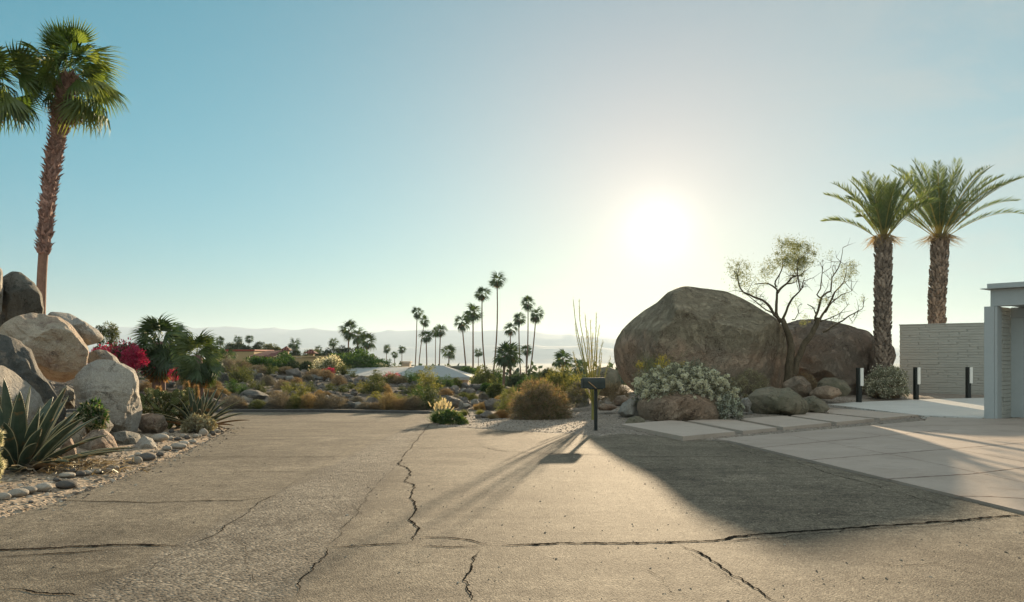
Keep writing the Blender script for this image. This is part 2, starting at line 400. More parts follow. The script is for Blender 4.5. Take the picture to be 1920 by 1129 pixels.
def mat_asphalt():
    t = NT('old_asphalt'); t.objvec(False)
    sx = t.n('ShaderNodeSeparateXYZ', i_0=t.vec); x, y = sx.outputs[0], sx.outputs[1]
    wob = t.math('MULTIPLY', t.math('SUBTRACT', t.noise(1.3, 4), .5), .35)
    xl = t.math('ADD', x, wob)
    lft = t.mrange(xl, -2.50, -2.40)                                    # 0 left lane, 1 beyond
    edge = t.math('ADD', t.math('ADD', xl, 1.0), t.math('MULTIPLY', y, .055))   # right seam of coarse band
    rgt = t.mrange(edge, -.06, .06)
    band = t.math('MULTIPLY', lft, t.math('SUBTRACT', 1., rgt), clamp=True)
    nl = t.noise(.35, 5, .6); nm = t.noise(2.4, 6, .65)
    c = t.mix(t.mrange(nl, .35, .65), (.150, .131, .104), (.205, .181, .146))
    c = t.mix(band, c, (.172, .156, .134))
    c = t.mix(1.0, c, t.ramp(nm, [(.28, .80), (.5, 1.0), (.72, 1.18)]), 'MULTIPLY')
    mp = t.n('ShaderNodeMapping', i_Vector=t.vec, i_Scale=(.5, 3.2, 1)).outputs[0]
    c = t.mix(1.0, c, t.ramp(t.noise(1.6, 5, .7, mp), [(.3, .84), (.6, 1.10)]), 'MULTIPLY')
    v = t.n('ShaderNodeTexVoronoi', i_Scale=85., i_Vector=t.vec); v2 = t.n('ShaderNodeTexVoronoi', i_Scale=48., i_Vector=t.vec)
    v3 = t.n('ShaderNodeTexVoronoi', i_Scale=24., i_Vector=t.vec)
    sf = t.ramp(v.outputs[1], [(.05, .28), (.5, .98), (.95, 1.95)]); sb = t.ramp(v2.outputs[1], [(.05, .22), (.45, .88), (.95, 2.15)])
    c = t.mix(.85, c, t.mix(1.0, c, t.mix(band, sf, sb), 'MULTIPLY'))
    c = t.mix(1.0, c, t.ramp(t.noise(11, 6, .8), [(.34, .62), (.5, 1.0), (.66, 1.32)]), 'MULTIPLY')
    stain = t.mrange(t.noise(.55, 7, .7, dist=.6),   .46, .62, 0, .62)
    c = t.mix(stain, c, t.mix(1.0, c, (.52, .515, .51), 'MULTIPLY'))
    sm = t.math('ABSOLUTE', edge); seam = t.math('MULTIPLY', t.mrange(sm, .22, .0), t.mrange(t.noise(2.1, 6, .7), .40, .58), clamp=True)
    s3 = t.math('ABSOLUTE', t.math('ADD', xl, 2.45)); seam2 = t.math('MULTIPLY', t.mrange(s3, .16, .0), t.mrange(t.noise(1.7, 6, .7), .42, .6), clamp=True)
    c = t.mix(t.math('MULTIPLY', t.math('MAXIMUM', seam, seam2), .5), c, (.055, .048, .04))
    sand = t.mrange(t.noise(.9, 7, .75, dist=.3), .60, .74, 0, .35)
    c = t.mix(sand, c, (.30, .255, .195)); c = t.mix(1.0, c, (1.0, .95, .87), 'MULTIPLY')
    # scattered pits that lost their stone
    pit = t.math('MULTIPLY', t.math('LESS_THAN', v3.outputs[0], .20), t.math('GREATER_THAN', t.n('ShaderNodeSeparateXYZ', i_0=v3.outputs[1]).outputs[0], .86))
    c = t.mix(t.math('MULTIPLY', pit, .7), c, (.04, .034, .028))
    # worn dark patches of tar
    tar = t.mrange(t.noise(1.1, 8, .75, dist=.4), .63, .72, 0, .45)
    c = t.mix(tar, c, (.07, .06, .052))
    # fines-filled pale hollows
    h1 = t.math('MULTIPLY', v.outputs[0], -1.); h2 = t.math('MULTIPLY', v2.outputs[0], -1.6)
    hb = t.n('ShaderNodeMix', data_type='FLOAT', i_0=band, i_2=h1, i_3=h2).outputs[0]
    h = t.math('ADD', hb, t.math('MULTIPLY', t.noise(160, 2), .5))
    b1 = t.bump(t.noise(3.0, 8, .8), .28, .02)
    b = t.bump(h, t.n('ShaderNodeMix', data_type='FLOAT', i_0=band, i_2=.5, i_3=.6).outputs[0], .010, b1)
    return t.done(t.princ(c, .85, b, .14))
M['asphalt'] = mat_asphalt()
def mat_concrete(name, c0, c1, rz=0., joints=None, rough=.6):
    t = NT(name); t.objvec(False)
    mp = t.n('ShaderNodeMapping', i_Vector=t.vec, i_Rotation=(0, 0, rz)).outputs[0]
    mps = t.n('ShaderNodeMapping', i_Vector=mp, i_Scale=(.35, 5, 1)).outputs[0]
    n = t.noise(.7, 6, .6); br = t.noise(9, 5, .7, mps); f = t.noise(60, 3)
    c = t.mix(t.mrange(n, .35, .65), c0, c1)
    c = t.mix(1.0, c, t.ramp(br, [(.3, .93), (.7, 1.06)]), 'MULTIPLY')
    c = t.mix(1.0, c, t.ramp(f, [(.3, .93), (.7, 1.07)]), 'MULTIPLY')
    c = t.mix(t.mrange(t.noise(1.8, 8, .7, dist=.5), .54, .70, 0, .45), c, tuple(v * .58 for v in c0))
    return t.done(t.princ(c, rough, t.bump(br, .12, .01, t.bump(f, .25, .004)), .2))
M['drive'] = mat_concrete('pinkish_concrete', (.37, .295, .24), (.44, .36, .30), -R(40))
M['pad'] = mat_concrete('pale_pink_concrete', (.44, .355, .29), (.50, .41, .34), -R(40))
M['slab'] = mat_concrete('white_concrete', (.62, .60, .56), (.70, .675, .63), -R(40), rough=.45)
M['padedge'] = M['pad']
M['crack'] = mat_plain('crack_dark', (.022, .019, .016), 1., .5, 30, spec=0.)
M['joint'] = mat_plain('joint_rust', (.11, .055, .042), .9, .2)
M['kerb'] = mat_plain('old_kerb', (.09, .085, .08), .85, .25, 3, .3)
M['block'] = mat_plain('painted_block', (.45, .435, .385), .75, .06, 3, .35, dist=.012)
M['trim'] = mat_plain('grey_paint', (.44, .46, .45), .55, .04, 2, .06)
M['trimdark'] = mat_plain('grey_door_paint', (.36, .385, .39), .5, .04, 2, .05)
M['black'] = mat_plain('black_powder_coat', (.018, .022, .02), .45, .2, 12, .05)
M['mail'] = mat_plain('mailbox_green_black', (.035, .042, .036), .5, .25, 10, .1)
M['lens'] = mat_plain('frosted_lens', (.80, .78, .72), .35, .02)
M['wood'] = mat_plain('raw_wood', (.36, .22, .11), .7, .2, 20, .2)
M['stake'] = mat_plain('white_stake', (.7, .66, .58), .6, .1)
M['hose'] = mat_plain('drip_hose', (.16, .11, .08), .6, .15)
M['stucco'] = mat_plain('tan_stucco', (.40, .29, .15), .9, .08, 4, .2)
M['stucco2'] = mat_plain('pale_stucco', (.42, .33, .24), .9, .08, 4, .2)
M['redtrim'] = mat_plain('red_coping', (.28, .07, .045), .8, .15)
M['roofpale'] = mat_plain('pale_roof', (.36, .37, .36), .85, .07, 2, .2)
M['roofgrey'] = mat_plain('grey_wall_far', (.16, .17, .13), .9, .1)
M['glass'] = mat_plain('dark_window', (.05, .05, .045), .15, .1)
def mat_tiles():
    t = NT('clay_roof_tiles'); t.objvec(False)
    w = t.n('ShaderNodeTexWave', i_Scale=.9, i_Vector=t.vec).outputs[0]
    c = t.mix(w, (.09, .03, .03), (.30, .12, .085))
    c = t.mix(1.0, c, t.ramp(t.noise(6, 4), [(.3, .75), (.7, 1.25)]), 'MULTIPLY')
    return t.done(t.princ(c, .85, t.bump(w, .8, .15), .2))
M['tiles'] = mat_tiles()
def mat_mountain():
    t = NT('bare_mountain'); t.objvec(False)
    mp = t.n('ShaderNodeMapping', i_Vector=t.vec, i_Scale=(.0012, .0012, .0012)).outputs[0]
    c = t.ramp(t.noise(1.5, 7, .6, mp), [(.3, (.2, .17, .15)), (.7, (.32, .28, .25))])
    return t.done(t.princ(c, .95, None, .05))
M['mountain'] = mat_mountain()
# ------------------------------------------------------------------ camera
cam = bpy.data.cameras.new('camera'); co = bpy.data.objects.new('camera', cam); col.objects.link(co)
cam.lens = 28.125; cam.sensor_width = 36; cam.shift_y = (HOR - 564.5) / 1920
cam.clip_start = .05; cam.clip_end = 60000
co.location = (0, 0, CAMZ); co.rotation_euler = (R(90), 0, 0)
sc.camera = co

# ------------------------------------------------------------------ light
SUN = Vector((275, 1500, 240)).normalized()
el = math.asin(SUN.z); az = math.atan2(SUN.x, SUN.y)
sl = bpy.data.lights.new('sun', 'SUN'); sl.energy = 4.9; sl.angle = R(.55); sl.color = (1, .77, .50)
so = bpy.data.objects.new('sun', sl); col.objects.link(so)
so.rotation_euler = (-SUN).to_track_quat('-Z', 'Y').to_euler()
so.location = (20, 60, 40)
w = bpy.data.worlds.new('World'); sc.world = w; w.use_nodes = True
wt = w.node_tree; wt.nodes.clear()
def wn(typ, **kw):
    nd = wt.nodes.new(typ)
    for k, v in kw.items():
        if k.startswith('i_'):
            key = int(k[2:]) if k[2:].isdigit() else k[2:].replace('_', ' ')
            if isinstance(v, bpy.types.NodeSocket): wt.links.new(v, nd.inputs[key])
            else: nd.inputs[key].default_value = v
        else: setattr(nd, k, v)
    return nd
sky = wn('ShaderNodeTexSky', sky_type='NISHITA', sun_disc=False, sun_elevation=el, sun_rotation=az,
         altitude=150, air_density=1.0, dust_density=.12, ozone_density=3.5)
skg = wn('ShaderNodeGamma', i_0=sky.outputs[0], i_1=.75).outputs[0]
tcw = wn('ShaderNodeTexCoord').outputs['Generated']
dot = wn('ShaderNodeVectorMath', operation='DOT_PRODUCT', i_0=tcw, i_1=tuple(SUN)).outputs['Value']
def wm(op, a, b=0., clamp=False): return wn('ShaderNodeMath', operation=op, use_clamp=clamp, i_0=a, i_1=b).outputs[0]
dc = wm('MAXIMUM', dot, 0.)
def add(a, b): return wn('ShaderNodeMix', data_type='RGBA', blend_type='ADD', i_0=1., i_6=a, i_7=b).outputs[2]
def colx(f, c):
    return wn('ShaderNodeMix', data_type='RGBA', blend_type='MULTIPLY', i_0=1., i_6=f, i_7=(*c, 1)).outputs[2]
tint = wn('ShaderNodeMix', data_type='RGBA', blend_type='MULTIPLY', i_0=1., i_6=skg, i_7=(SKYT[0], SKYT[1], SKYT[2], 1)).outputs[2]
# aureole of the low sun in dusty air (forward scattering), as directions in the sky
s = tint
for p, k, c in AUREOLE:
    s = add(s, colx(wm('MULTIPLY', wm('POWER', dc, float(p)), float(k)), c))
# pale dust band along the horizon
hzb = wm('POWER', wm('SUBTRACT', 1., wm('ABSOLUTE', wn('ShaderNodeSeparateXYZ', i_0=tcw).outputs[2]), clamp=True), 9.)
s = add(s, colx(hzb, (.6, 0., 0.)))
s = wn('ShaderNodeMix', data_type='RGBA', blend_type='SUBTRACT', i_0=1., i_6=s, i_7=colx(hzb, (0., 1.9, 1.0))).outputs[2]
s = wn('ShaderNodeMix', data_type='RGBA', blend_type='SUBTRACT', i_0=1., i_6=s, i_7=colx(wm('POWER', dc, 36.), (0., .22, .13))).outputs[2]
# fill light added to the sky overhead and behind the camera, out of view
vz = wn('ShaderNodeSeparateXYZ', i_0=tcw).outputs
top_fill = wn('ShaderNodeMapRange', i_0=vz[2], i_1=.42, i_2=.95, i_3=0., i_4=2.1).outputs[0]
back_fill = wn('ShaderNodeMapRange', i_0=vz[1], i_1=.15, i_2=-.7, i_3=0., i_4=2.7).outputs[0]
s = add(s, colx(top_fill, (1, .90, .76))); s = add(s, colx(back_fill, (1, .90, .76)))
# thin high cirrus
mp = wn('ShaderNodeMapping', i_Vector=tcw, i_Scale=(2.2, 2.2, 5.5), i_Rotation=(0, R(25), R(20))).outputs[0]
cn = wn('ShaderNodeTexNoise', i_Vector=mp, i_Scale=1.9, i_Detail=9., i_Roughness=.62, i_Distortion=.5).outputs[0]
cm = wn('ShaderNodeMapRange', i_0=cn, i_1=.46, i_2=.74, i_3=0., i_4=.42).outputs[0]
xx = wn('ShaderNodeSeparateXYZ', i_0=tcw).outputs
cm = wm('MULTIPLY', cm, wn('ShaderNodeMapRange', i_0=xx[0], i_1=.12, i_2=.5, i_3=0., i_4=1.).outputs[0])
cm = wm('ADD', cm, wn('ShaderNodeMapRange', i_0=xx[0], i_1=.12, i_2=.55, i_3=0., i_4=.22).outputs[0])
s = wn('ShaderNodeMix', data_type='RGBA', i_0=cm, i_6=s, i_7=(3.2, 3.1, 2.8, 1)).outputs[2]
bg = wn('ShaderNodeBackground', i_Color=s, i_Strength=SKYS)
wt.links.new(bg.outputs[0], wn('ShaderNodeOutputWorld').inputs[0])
sc.view_settings.view_transform = 'Standard'; sc.view_settings.look = 'None'
sc.view_settings.exposure = EXPO; sc.view_settings.gamma = 1.0; sc.view_settings.use_curve_mapping = False
cy = sc.cycles if hasattr(sc, 'cycles') else None
sc.render.engine = 'CYCLES'
sc.cycles.max_bounces = 6; sc.cycles.transparent_max_bounces = 8; sc.cycles.diffuse_bounces = 3
sc.cycles.transmission_bounces = 4; sc.cycles.glossy_bounces = 2; sc.cycles.volume_bounces = 0
sc.cycles.use_denoising = True; sc.cycles.caustics_reflective = False; sc.cycles.caustics_refractive = False

# ------------------------------------------------------------------ ground polygons
def g2(*pts): return [tuple(G(a, b)[:2]) for a, b in pts]
ROAD = [(-4.3, -12)] + [(-4.45, 3)] + g2((0, 972), (100, 944), (200, 908), (300, 868), (345, 850), (415, 815), (432, 803)) + \
    [(-9.5, 21.2), (-18, 21.6), (-60, 22)] + [(-60, 26.3), (-30, 26.3)] + g2((300, 773), (600, 773), (812, 776)) + \
    g2((806, 790), (820, 799), (870, 802), (960, 808), (1040, 812), (1075, 813), (1125, 819), (1165, 813), (1285, 822), (1341, 826)) + \
    [(3.95, 14.6), tuple(G(1920, 965)[:2]), (4.95, 3), (5.4, -12)]
DRIVE = g2((1341, 826), (1500, 812), (1735, 790.5)) + [(11.75, 22.62), (12.9, 21.85), (14.5, 22.2), (19, 17), (13, 7), (6, 2)] + \
    [(4.98, 3.0), tuple(G(1920, 965)[:2]), (3.98, 14.6)]
SLAB = [(11.05, 28.0), (12.6, 29.3), (15.7, 31.1), (18.6, 32.2), (24, 33), (26, 25), (14.2, 22.6), (12.98, 21.98), (11.66, 22.8)]
PADS = [[(2.52, 18.5), (3.95, 20.05), (4.20, 19.75), (4.50, 16.15), (3.18, 14.9)],
        [(4.38, 19.95), (5.62, 20.9), (5.72, 17.3), (4.72, 16.35)],
        [(5.86, 20.75), (7.58, 22.3), (7.62, 19.10), (5.93, 17.5)],
        [(7.80, 22.35), (9.10, 24.5), (9.42, 20.8), (7.84, 19.32)],
        [(9.32, 24.6), (11.00, 27.7), (11.56, 22.75), (9.66, 21.0)]]
def sdist(poly, X, Y):
    """signed distance, positive outside"""
    p = np.array(poly); q = np.roll(p, -1, 0)
    best = np.full(X.shape, 1e9); ins = np.zeros(X.shape, bool)
    for (x0, y0), (x1, y1) in zip(p, q):
        dx, dy = x1 - x0, y1 - y0; L = dx * dx + dy * dy + 1e-12
        t = np.clip(((X - x0) * dx + (Y - y0) * dy) / L, 0, 1)
        best = np.minimum(best, (X - x0 - t * dx) ** 2 + (Y - y0 - t * dy) ** 2)
        c = (y0 > Y) != (y1 > Y)
        xi = x0 + (Y - y0) / (dy if abs(dy) > 1e-12 else 1e-12) * dx
        ins ^= c & (X < xi)
    d = np.sqrt(best); return np.where(ins, -d, d)
def Hbase(X, Y, sd):
    plane = -SLOPE * np.clip(Y, -20, 60)
    zc = np.interp(X, [-30, -17.7, -10.7, -4.9, -2.0, 1.4, 30], [.5, .4, -.02, -.38, -.95, -1.2, -1.6])
    P3 = np.stack([X * .22, Y * .22, X * 0], -1).reshape(-1, 3)
    nz = fbm(P3, 4, 3).reshape(X.shape)
    t = np.clip((Y - 26.5) / 25.5, 0, 1)
    slope = (1 - t) * -.56 + t * zc + nz * .22 * sstep(26.5, 30, Y)
    drop = np.interp(Y, [54, 75, 100, 150, 300, 1200, 16000], [0, -3.4, -4.2, -5.2, -11, -50, -62])
    slope = np.where(Y > 54, zc * np.clip((75 - Y) / 21, 0, 1) + drop + nz * .22, slope)
    gard = plane + (-.39 - plane) * sstep(18.5, 26, Y) + .16 * sstep(23, 29, Y) * sstep(14, 11, X) + nz * .03
    gard = np.where(Y > 40, gard - .12 * (np.minimum(Y, 90) - 40) - .03 * np.clip(Y - 90, 0, 1500), gard)
    wr = sstep(.5, 3.2, X - (Y - 22) * .08)
    wr = wr * (1 - sstep(45, 70, Y))
    base = np.where(Y > 23, slope, plane)
    base = plane + (base - plane) * sstep(0, 1.5, sd) if True else base
    out = base * (1 - wr) + gard * wr
    left = (X < -3) & (Y < 24)
    md = sd * sstep(24, 19, Y)
    mound = .05 * sstep(0, .5, sd) + 1.0 * sstep(1.2, 6.5, sd) * np.where(X < -3, 1, 0) * sstep(22.5, 18.5, Y)
    out = np.where(left, plane + mound + nz * .05 * sstep(0, 1, sd), out)
    return out, plane
ALLP = [ROAD, DRIVE, SLAB] + PADS
def H(X, Y, carve=False):
    X = np.asarray(X, float); Y = np.asarray(Y, float); sh = np.broadcast(X, Y).shape
    X = np.broadcast_to(X, sh).ravel(); Y = np.broadcast_to(Y, sh).ravel()
    near = (np.abs(X) < 70) & (Y < 60)
    sd = np.full(X.shape, 30.); 
    if near.any(): sd[near] = sdist(ROAD, X[near], Y[near])
    out, plane = Hbase(X, Y, np.maximum(sd, 0))
    out = np.where(sd < 0, plane, plane + (out - plane) * sstep(0, .8, sd))
    if carve:
        out = np.where(sd < .02, plane - .07, np.minimum(out, np.where(sd < .35, plane + .012 + .06 * sd, 1e9)) if False else out)
        k = near & (X > 2)
        for pl, dz in ((DRIVE, -.05), (SLAB, None)):
            if k.any():
                s2 = np.full(X.shape, 9.); s2[k] = sdist(pl, X[k], Y[k])
                if dz is None: out = np.where(s2 < .15, np.minimum(out, -.50), out)
                else: out = np.where(s2 < .1, np.minimum(out, plane + dz), out)
        for pl in PADS:
            s2 = np.full(X.shape, 9.); s2[k] = sdist(pl, X[k], Y[k])
            out = np.where(s2 < .3, np.minimum(out, plane + .03), out)
    k = near & (X > 8) & (X < 28) & (Y > 18) & (Y < 36)
    if k.any():
        s2 = sdist(SLAB, X[k], Y[k]); out[k] = np.where(s2 < .8, np.minimum(out[k], -.455 + .07 * sstep(.15, .8, s2)), out[k])
    return out.reshape(sh)
def h1(x, y): return float(H(np.array([x]), np.array([y]))[0])
_D = np.concatenate([np.arange(4, 60, .1), np.arange(60, 400, 1.)])
def hit(px, py, dmin=5.0, dmax=400):
    d = _D[(_D >= dmin) & (_D <= dmax)]
    p = np.stack([(px - 960) / FPX * d, d, CAMZ - (py - HOR) / FPX * d], -1)
    below = p[:, 2] <= H(p[:, 0], p[:, 1])
    i = int(np.argmax(below)) if below.any() else len(d) - 1
    q = p[i].copy(); q[2] = h1(q[0], q[1]); return q

# ------------------------------------------------------------------ terrain sheet
def axis(lo, hi, step, far, g=1.16):
    a = list(np.arange(lo, hi + 1e-6, step)); s_ = step
    while a[-1] < far: s_ *= g; a.append(a[-1] + s_)
    return a
xs_p = axis(0, 26, .22, 14000); xs = np.array([-v for v in xs_p[:0:-1]] + xs_p)
ys = np.array(sorted([-v for v in axis(0, 8, 1., 400, 1.5)[1:]] + axis(0, 30, .22, 31, 1.01)[:-1] + axis(31, 60, .4, 16000, 1.12)))
XX, YY = np.meshgrid(xs, ys)
ZZ = H(XX, YY, carve=True)
ZZ = ZZ + np.where((YY > 26.6) & (YY < 60), fbm(np.stack([XX * 1.3, YY * 1.3, XX * 0], -1).reshape(-1, 3), 3, 9).reshape(XX.shape) * .09, 0)
nx, ny = len(xs), len(ys)
ii = (np.arange(ny - 1)[:, None] * nx + np.arange(nx - 1)[None]).ravel()
Fg = np.stack([ii, ii + 1, ii + 1 + nx, ii + nx], -1)
cx = (XX[:-1, :-1] + XX[1:, 1:]).ravel() / 2; cyy = (YY[:-1, :-1] + YY[1:, 1:]).ravel() / 2
gm = ((cx > -2.3) & (cyy > 2) & (cyy < 42)) & ((cyy < 26) | (cx > 1.0 + (cyy - 26) * .12))
mk('ground', np.stack([XX, YY, ZZ], -1).reshape(-1, 3), Fg, [M['ground'], M['gravel'], M['slope_soil']], smooth=True, midx=np.where(gm, 1, np.where((cyy > 26.3) & (cyy < 75), 2, 0)))
tag(bpy.data.objects['ground'], kind='structure')

pz = lambda dz: (lambda x, y: -SLOPE * y + dz)
road = MB().prism(ROAD, pz(-.12), pz(0)).build('road', M['asphalt']); tag(road, kind='structure')
drv = MB().prism(DRIVE, pz(-.14), pz(.03)).build('driveway', M['drive']); tag(drv, kind='structure')
sl_ = MB().prism(SLAB, -.62, -.43).build('path', M['slab']); tag(sl_, kind='structure')
for k, pd in enumerate(PADS):
    b = MB().prism(pd, pz(-.06), pz(.085)); o = b.build('stepping_slab', M['pad'])
    tag(o, ['pale concrete slab at the low end of the walkway beside the mailbox', 'second concrete slab of the walkway, under the white bush',
            'third concrete slab of the walkway, in the middle, before the two-humped boulder', 'fourth concrete slab of the walkway, below the first bollard light',
            'last concrete slab of the walkway, touching the white entrance paving'][k], 'paving slab', 'walkway slabs along the boulder garden')

# ------------------------------------------------------------------ cracks in the asphalt
def jag(pts, step=.05, amp=.03, seed=0):
    pts = np.asarray(pts, float); out = [pts[0]]; r = np.random.RandomState(seed)
    L = np.r_[0, np.cumsum(np.linalg.norm(np.diff(pts, axis=0), axis=1))]
    n = max(3, int(L[-1] / step)); t = np.linspace(0, L[-1], n)
    X = np.interp(t, L, pts[:, 0]); Y = np.interp(t, L, pts[:, 1])
    q = np.stack([t * 1.1, t * 0 + seed * 9.7, t * 0], -1)
    nrm = np.gradient(np.stack([X, Y], -1), axis=0); nrm /= np.linalg.norm(nrm, axis=1)[:, None] + 1e-9
    nrm = np.stack([-nrm[:, 1], nrm[:, 0]], -1)
    d = fbm(q * 2.2, 5, seed) * amp * 2.2 + fbm(q * 14, 4, seed + 2) * min(.022, amp * .9)
    return np.stack([X, Y], -1) + nrm * d[:, None], nrm, t, L[-1]
def crack(mb, px, width=.02, amp=.03, seed=0, dz=.005, world=False, taper=True):
    pts = [(a, b) for a, b in px] if world else [tuple(G(a, b)[:2]) for a, b in px]
    c, nrm, t, L = jag(pts, .016, amp, seed)
    wv = width * (.75 if width < .012 else 1) * 1.0 * (.70 + .6 * np.clip(fbm(np.stack([t * 9, t * 0, t * 0 + seed], -1), 3, seed + 5) * .9 + .45, 0, 1.4))
    wv = wv * (.5 + .95 * np.abs(nrm[:, 1]))
    if taper: wv = wv * np.clip(np.minimum(t, L - t) / .25, .12, 1)
    ja = fbm(np.stack([t * 24, t * 0, t * 0 + seed], -1), 2, seed + 31) * .35 * wv; jb_ = fbm(np.stack([t * 24, t * 0, t * 0 + seed], -1), 2, seed + 57) * .35 * wv
    a = c + nrm * (wv / 2 + ja)[:, None]; b = c - nrm * (wv / 2 + jb_)[:, None]
    n = len(c); V = np.concatenate([a, b]); V = np.c_[V, -SLOPE * V[:, 1] + dz]
    i = np.arange(n - 1); mb.add(V, np.stack([i, i + 1, n + i + 1, n + i], -1))
cb = MB()
CR = [([(-60, 1034), (0, 1031), (150, 1026), (260, 1022), (345, 1024)], .03, .03), ([(-60, 1050), (40, 1043), (130, 1037), (250, 1028)], .012, .03),
      ([(345, 1024), (400, 1003), (440, 975), (480, 948), (520, 925)], .012, .03),
      ([(604, 1027), (700, 1024), (780, 1019)], .014, .03), ([(780, 1021), (850, 1027), (920, 1026)], .014, .025),
      ([(920, 1025), (1050, 1020), (1150, 1020), (1250, 1019), (1330, 1016), (1420, 1004), (1500, 998), (1600, 990), (1720, 983), (1830, 974), (1925, 966)], .024, .03),
      ([(1330, 1018), (1440, 1011), (1600, 994), (1760, 985), (1910, 970)], .010, .03),
      ([(780, 1008), (840, 1009), (880, 1014), (920, 1024)], .018, .015),
      ([(752, 860), (745, 868), (765, 880), (771, 892), (762, 903), (775, 915), (768, 933), (776, 955), (769, 975), (782, 998), (779, 1018)], .022, .035),
      ([(806, 795), (790, 815), (772, 838), (752, 860)], .018, .015),
      ([(890, 1030), (886, 1062), (864, 1088), (868, 1105), (888, 1132)], .016, .03),
      ([(1270, 1022), (1325, 1047), (1362, 1070), (1400, 1096), (1455, 1135)], .020, .03), ([(1290, 1030), (1340, 1062), (1392, 1098), (1430, 1128)], .008, .03),
      ([(98, 939), (160, 940), (280, 943), (380, 939), (450, 939), (480, 935), (518, 931)], .017, .02),
      ([(280, 859), (420, 857), (560, 857), (640, 857)], .016, .02), ([(640, 857), (745, 853)], .008, .02),
      ([(395, 888), (480, 885), (585, 884)], .010, .02), ([(556, 913), (620, 914), (688, 913)], .010, .02),
      ([(345, 826), (450, 825), (590, 824)], .012, .02), ([(415, 812), (520, 811), (640, 809), (690, 806)], .012, .02), ([(400, 805), (560, 803), (700, 800)], .01, .02),
      ([(770, 843), (850, 839), (903, 838), (935, 845), (990, 849), (1075, 852), (1200, 856), (1330, 857), (1420, 855)], .013, .02),
      ([(1342, 828), (1385, 842), (1430, 856), (1500, 868), (1560, 890), (1620, 905), (1700, 930), (1800, 955)], .016, .035),
      ([(1380, 868), (1440, 882), (1480, 893)], .007, .03),
      ([(0, 1100), (40, 1104), (85, 1113), (170, 1120)], .016, .03), ([(60, 1096), (150, 1082), (260, 1060), (300, 1050)], .007, .03),
      ([(550, 1118), (600, 1045), (612, 1025)], .014, .03), ([(612, 1025), (650, 985), (685, 940), (702, 912)], .010, .03), ([(702, 912), (735, 880), (752, 862)], .006, .03),
      ([(520, 925), (570, 893), (620, 862), (660, 840), (690, 822)], .006, .03), ([(205, 1118), (290, 1065), (345, 1027)], .007, .03),
      ([(640, 820), (760, 818), (850, 822)], .006, .02), ([(800, 805), (880, 807), (960, 812)], .006, .02), ([(880, 825), (915, 838), (960, 850)], .005, .02),
      ([(720, 1037), (780, 1060), (850, 1055)], .004, .03), ([(820, 1070), (880, 1062)], .004, .03), ([(1190, 1042), (1240, 1048)], .004, .02),
      ([(1500, 960), (1700, 975), (1890, 975)], .006, .03),
      ([(1000, 900), (1060, 905), (1130, 930), (1180, 934)], .004, .03), ([(430, 1003), (470, 1040), (455, 1075), (500, 1100)], .004, .03), ([(1180, 1060), (1240, 1078), (1260, 1110), (1330, 1130)], .005, .03),
      ([(1600, 1050), (1680, 1062), (1760, 1058), (1850, 1080)], .005, .03), ([(600, 940), (660, 950), (690, 975)], .004, .02), ([(130, 985), (230, 990), (330, 985)], .004, .03), ([(870, 950), (930, 955), (985, 972)], .004, .03)]
for k, (px, w_, a_) in enumerate(CR): crack(cb, px, w_, a_, k)
cb.build('crack', M['crack'], road)
jb = MB()
for k, px in enumerate([[(1425, 843), (1600, 826), (1779, 808)], [(1510, 867.6), (1700, 852), (1845, 840), (1925, 833)], [(1651, 904), (1817, 894), (1930, 880)],
                        [(1574, 805.6), (1750, 838), (1925, 871)], [(1459, 815), (1700, 862), (1925, 911)], [(1670, 797), (1800, 817), (1925, 836)], [(1790, 936), (1860, 937), (1925, 941)],
                        [(1640, 803), (1800, 800), (1925, 797)]]):
    crack(jb, px, .016, .002, 60 + k, dz=.033, taper=False)
jb.build('joint', M['joint'], drv)

# ------------------------------------------------------------------ kerb beyond the road
kb = MB(); ke = [(-60, 26.45), (-30, 26.4)] + [(x, y + .12) for x, y in g2((300, 773), (600, 773), (808, 775.5))]
for (x0, y0), (x1, y1) in zip(ke[:-1], ke[1:]):
    n = max(1, int(math.hypot(x1 - x0, y1 - y0) / 3))
    for i in range(n):
        t = (i + .5) / n; L = math.hypot(x1 - x0, y1 - y0) / n - .015
        kb.box((x0 + (x1 - x0) * t, y0 + (y1 - y0) * t, -SLOPE * y0 - .02), (L, .18, .22 + .01 * random.random()), math.atan2(y1 - y0, x1 - x0), .02)
tag(kb.build('kerb', M['kerb']), kind='structure')

# ------------------------------------------------------------------ mountains
def mountains(name, prof, dist, depth, seed, rough):
    xs_ = np.linspace(-1.1, 1.1, 360); ts = np.linspace(0, 1, 36)
    A, T = np.meshgrid(xs_, ts)
    hpx = np.interp(A * FPX + 960, prof[0], prof[1])
    crest = (HOR - hpx) / FPX * dist + 62
    Y = dist - depth + T * depth * 1.6; Xw = A * dist
    up = np.where(T < .625, T / .625, 1 - (T - .625) / .375 * .6)
    q = np.stack([A * 22, T * 3, A * 0], -1).reshape(-1, 3)
    rd = fbm(q, 6, seed, True).reshape(A.shape); sm = fbm(q * .4, 3, seed + 2).reshape(A.shape)
    Z = -64 + crest * np.clip(up ** 1.3 * (1 + rough * rd * (1 - up * .75)) + sm * .04, 0, 2)
    n1, n0 = A.shape; ii = (np.arange(n1 - 1)[:, None] * n0 + np.arange(n0 - 1)[None]).ravel()
    o = mk(name, np.stack([Xw, Y, Z], -1).reshape(-1, 3), np.stack([ii, ii + 1, ii + 1 + n0, ii + n0], -1), M['mountain'], smooth=True)
    tag(o, kind='structure')
mountains('mountains', ([-700, 200, 330, 450, 560, 640, 700, 800, 900, 1000, 1060, 1140, 1300, 1700, 2600], [640, 614, 612, 614, 617, 620, 622, 620.5, 622, 620, 627, 634, 645, 652, 660]), 9000, 2200, 4, .35)
mountains('hills', ([-700, 300, 700, 1000, 1200, 2600], [655, 650, 652, 646, 655, 664]), 7000, 1200, 14, .4)

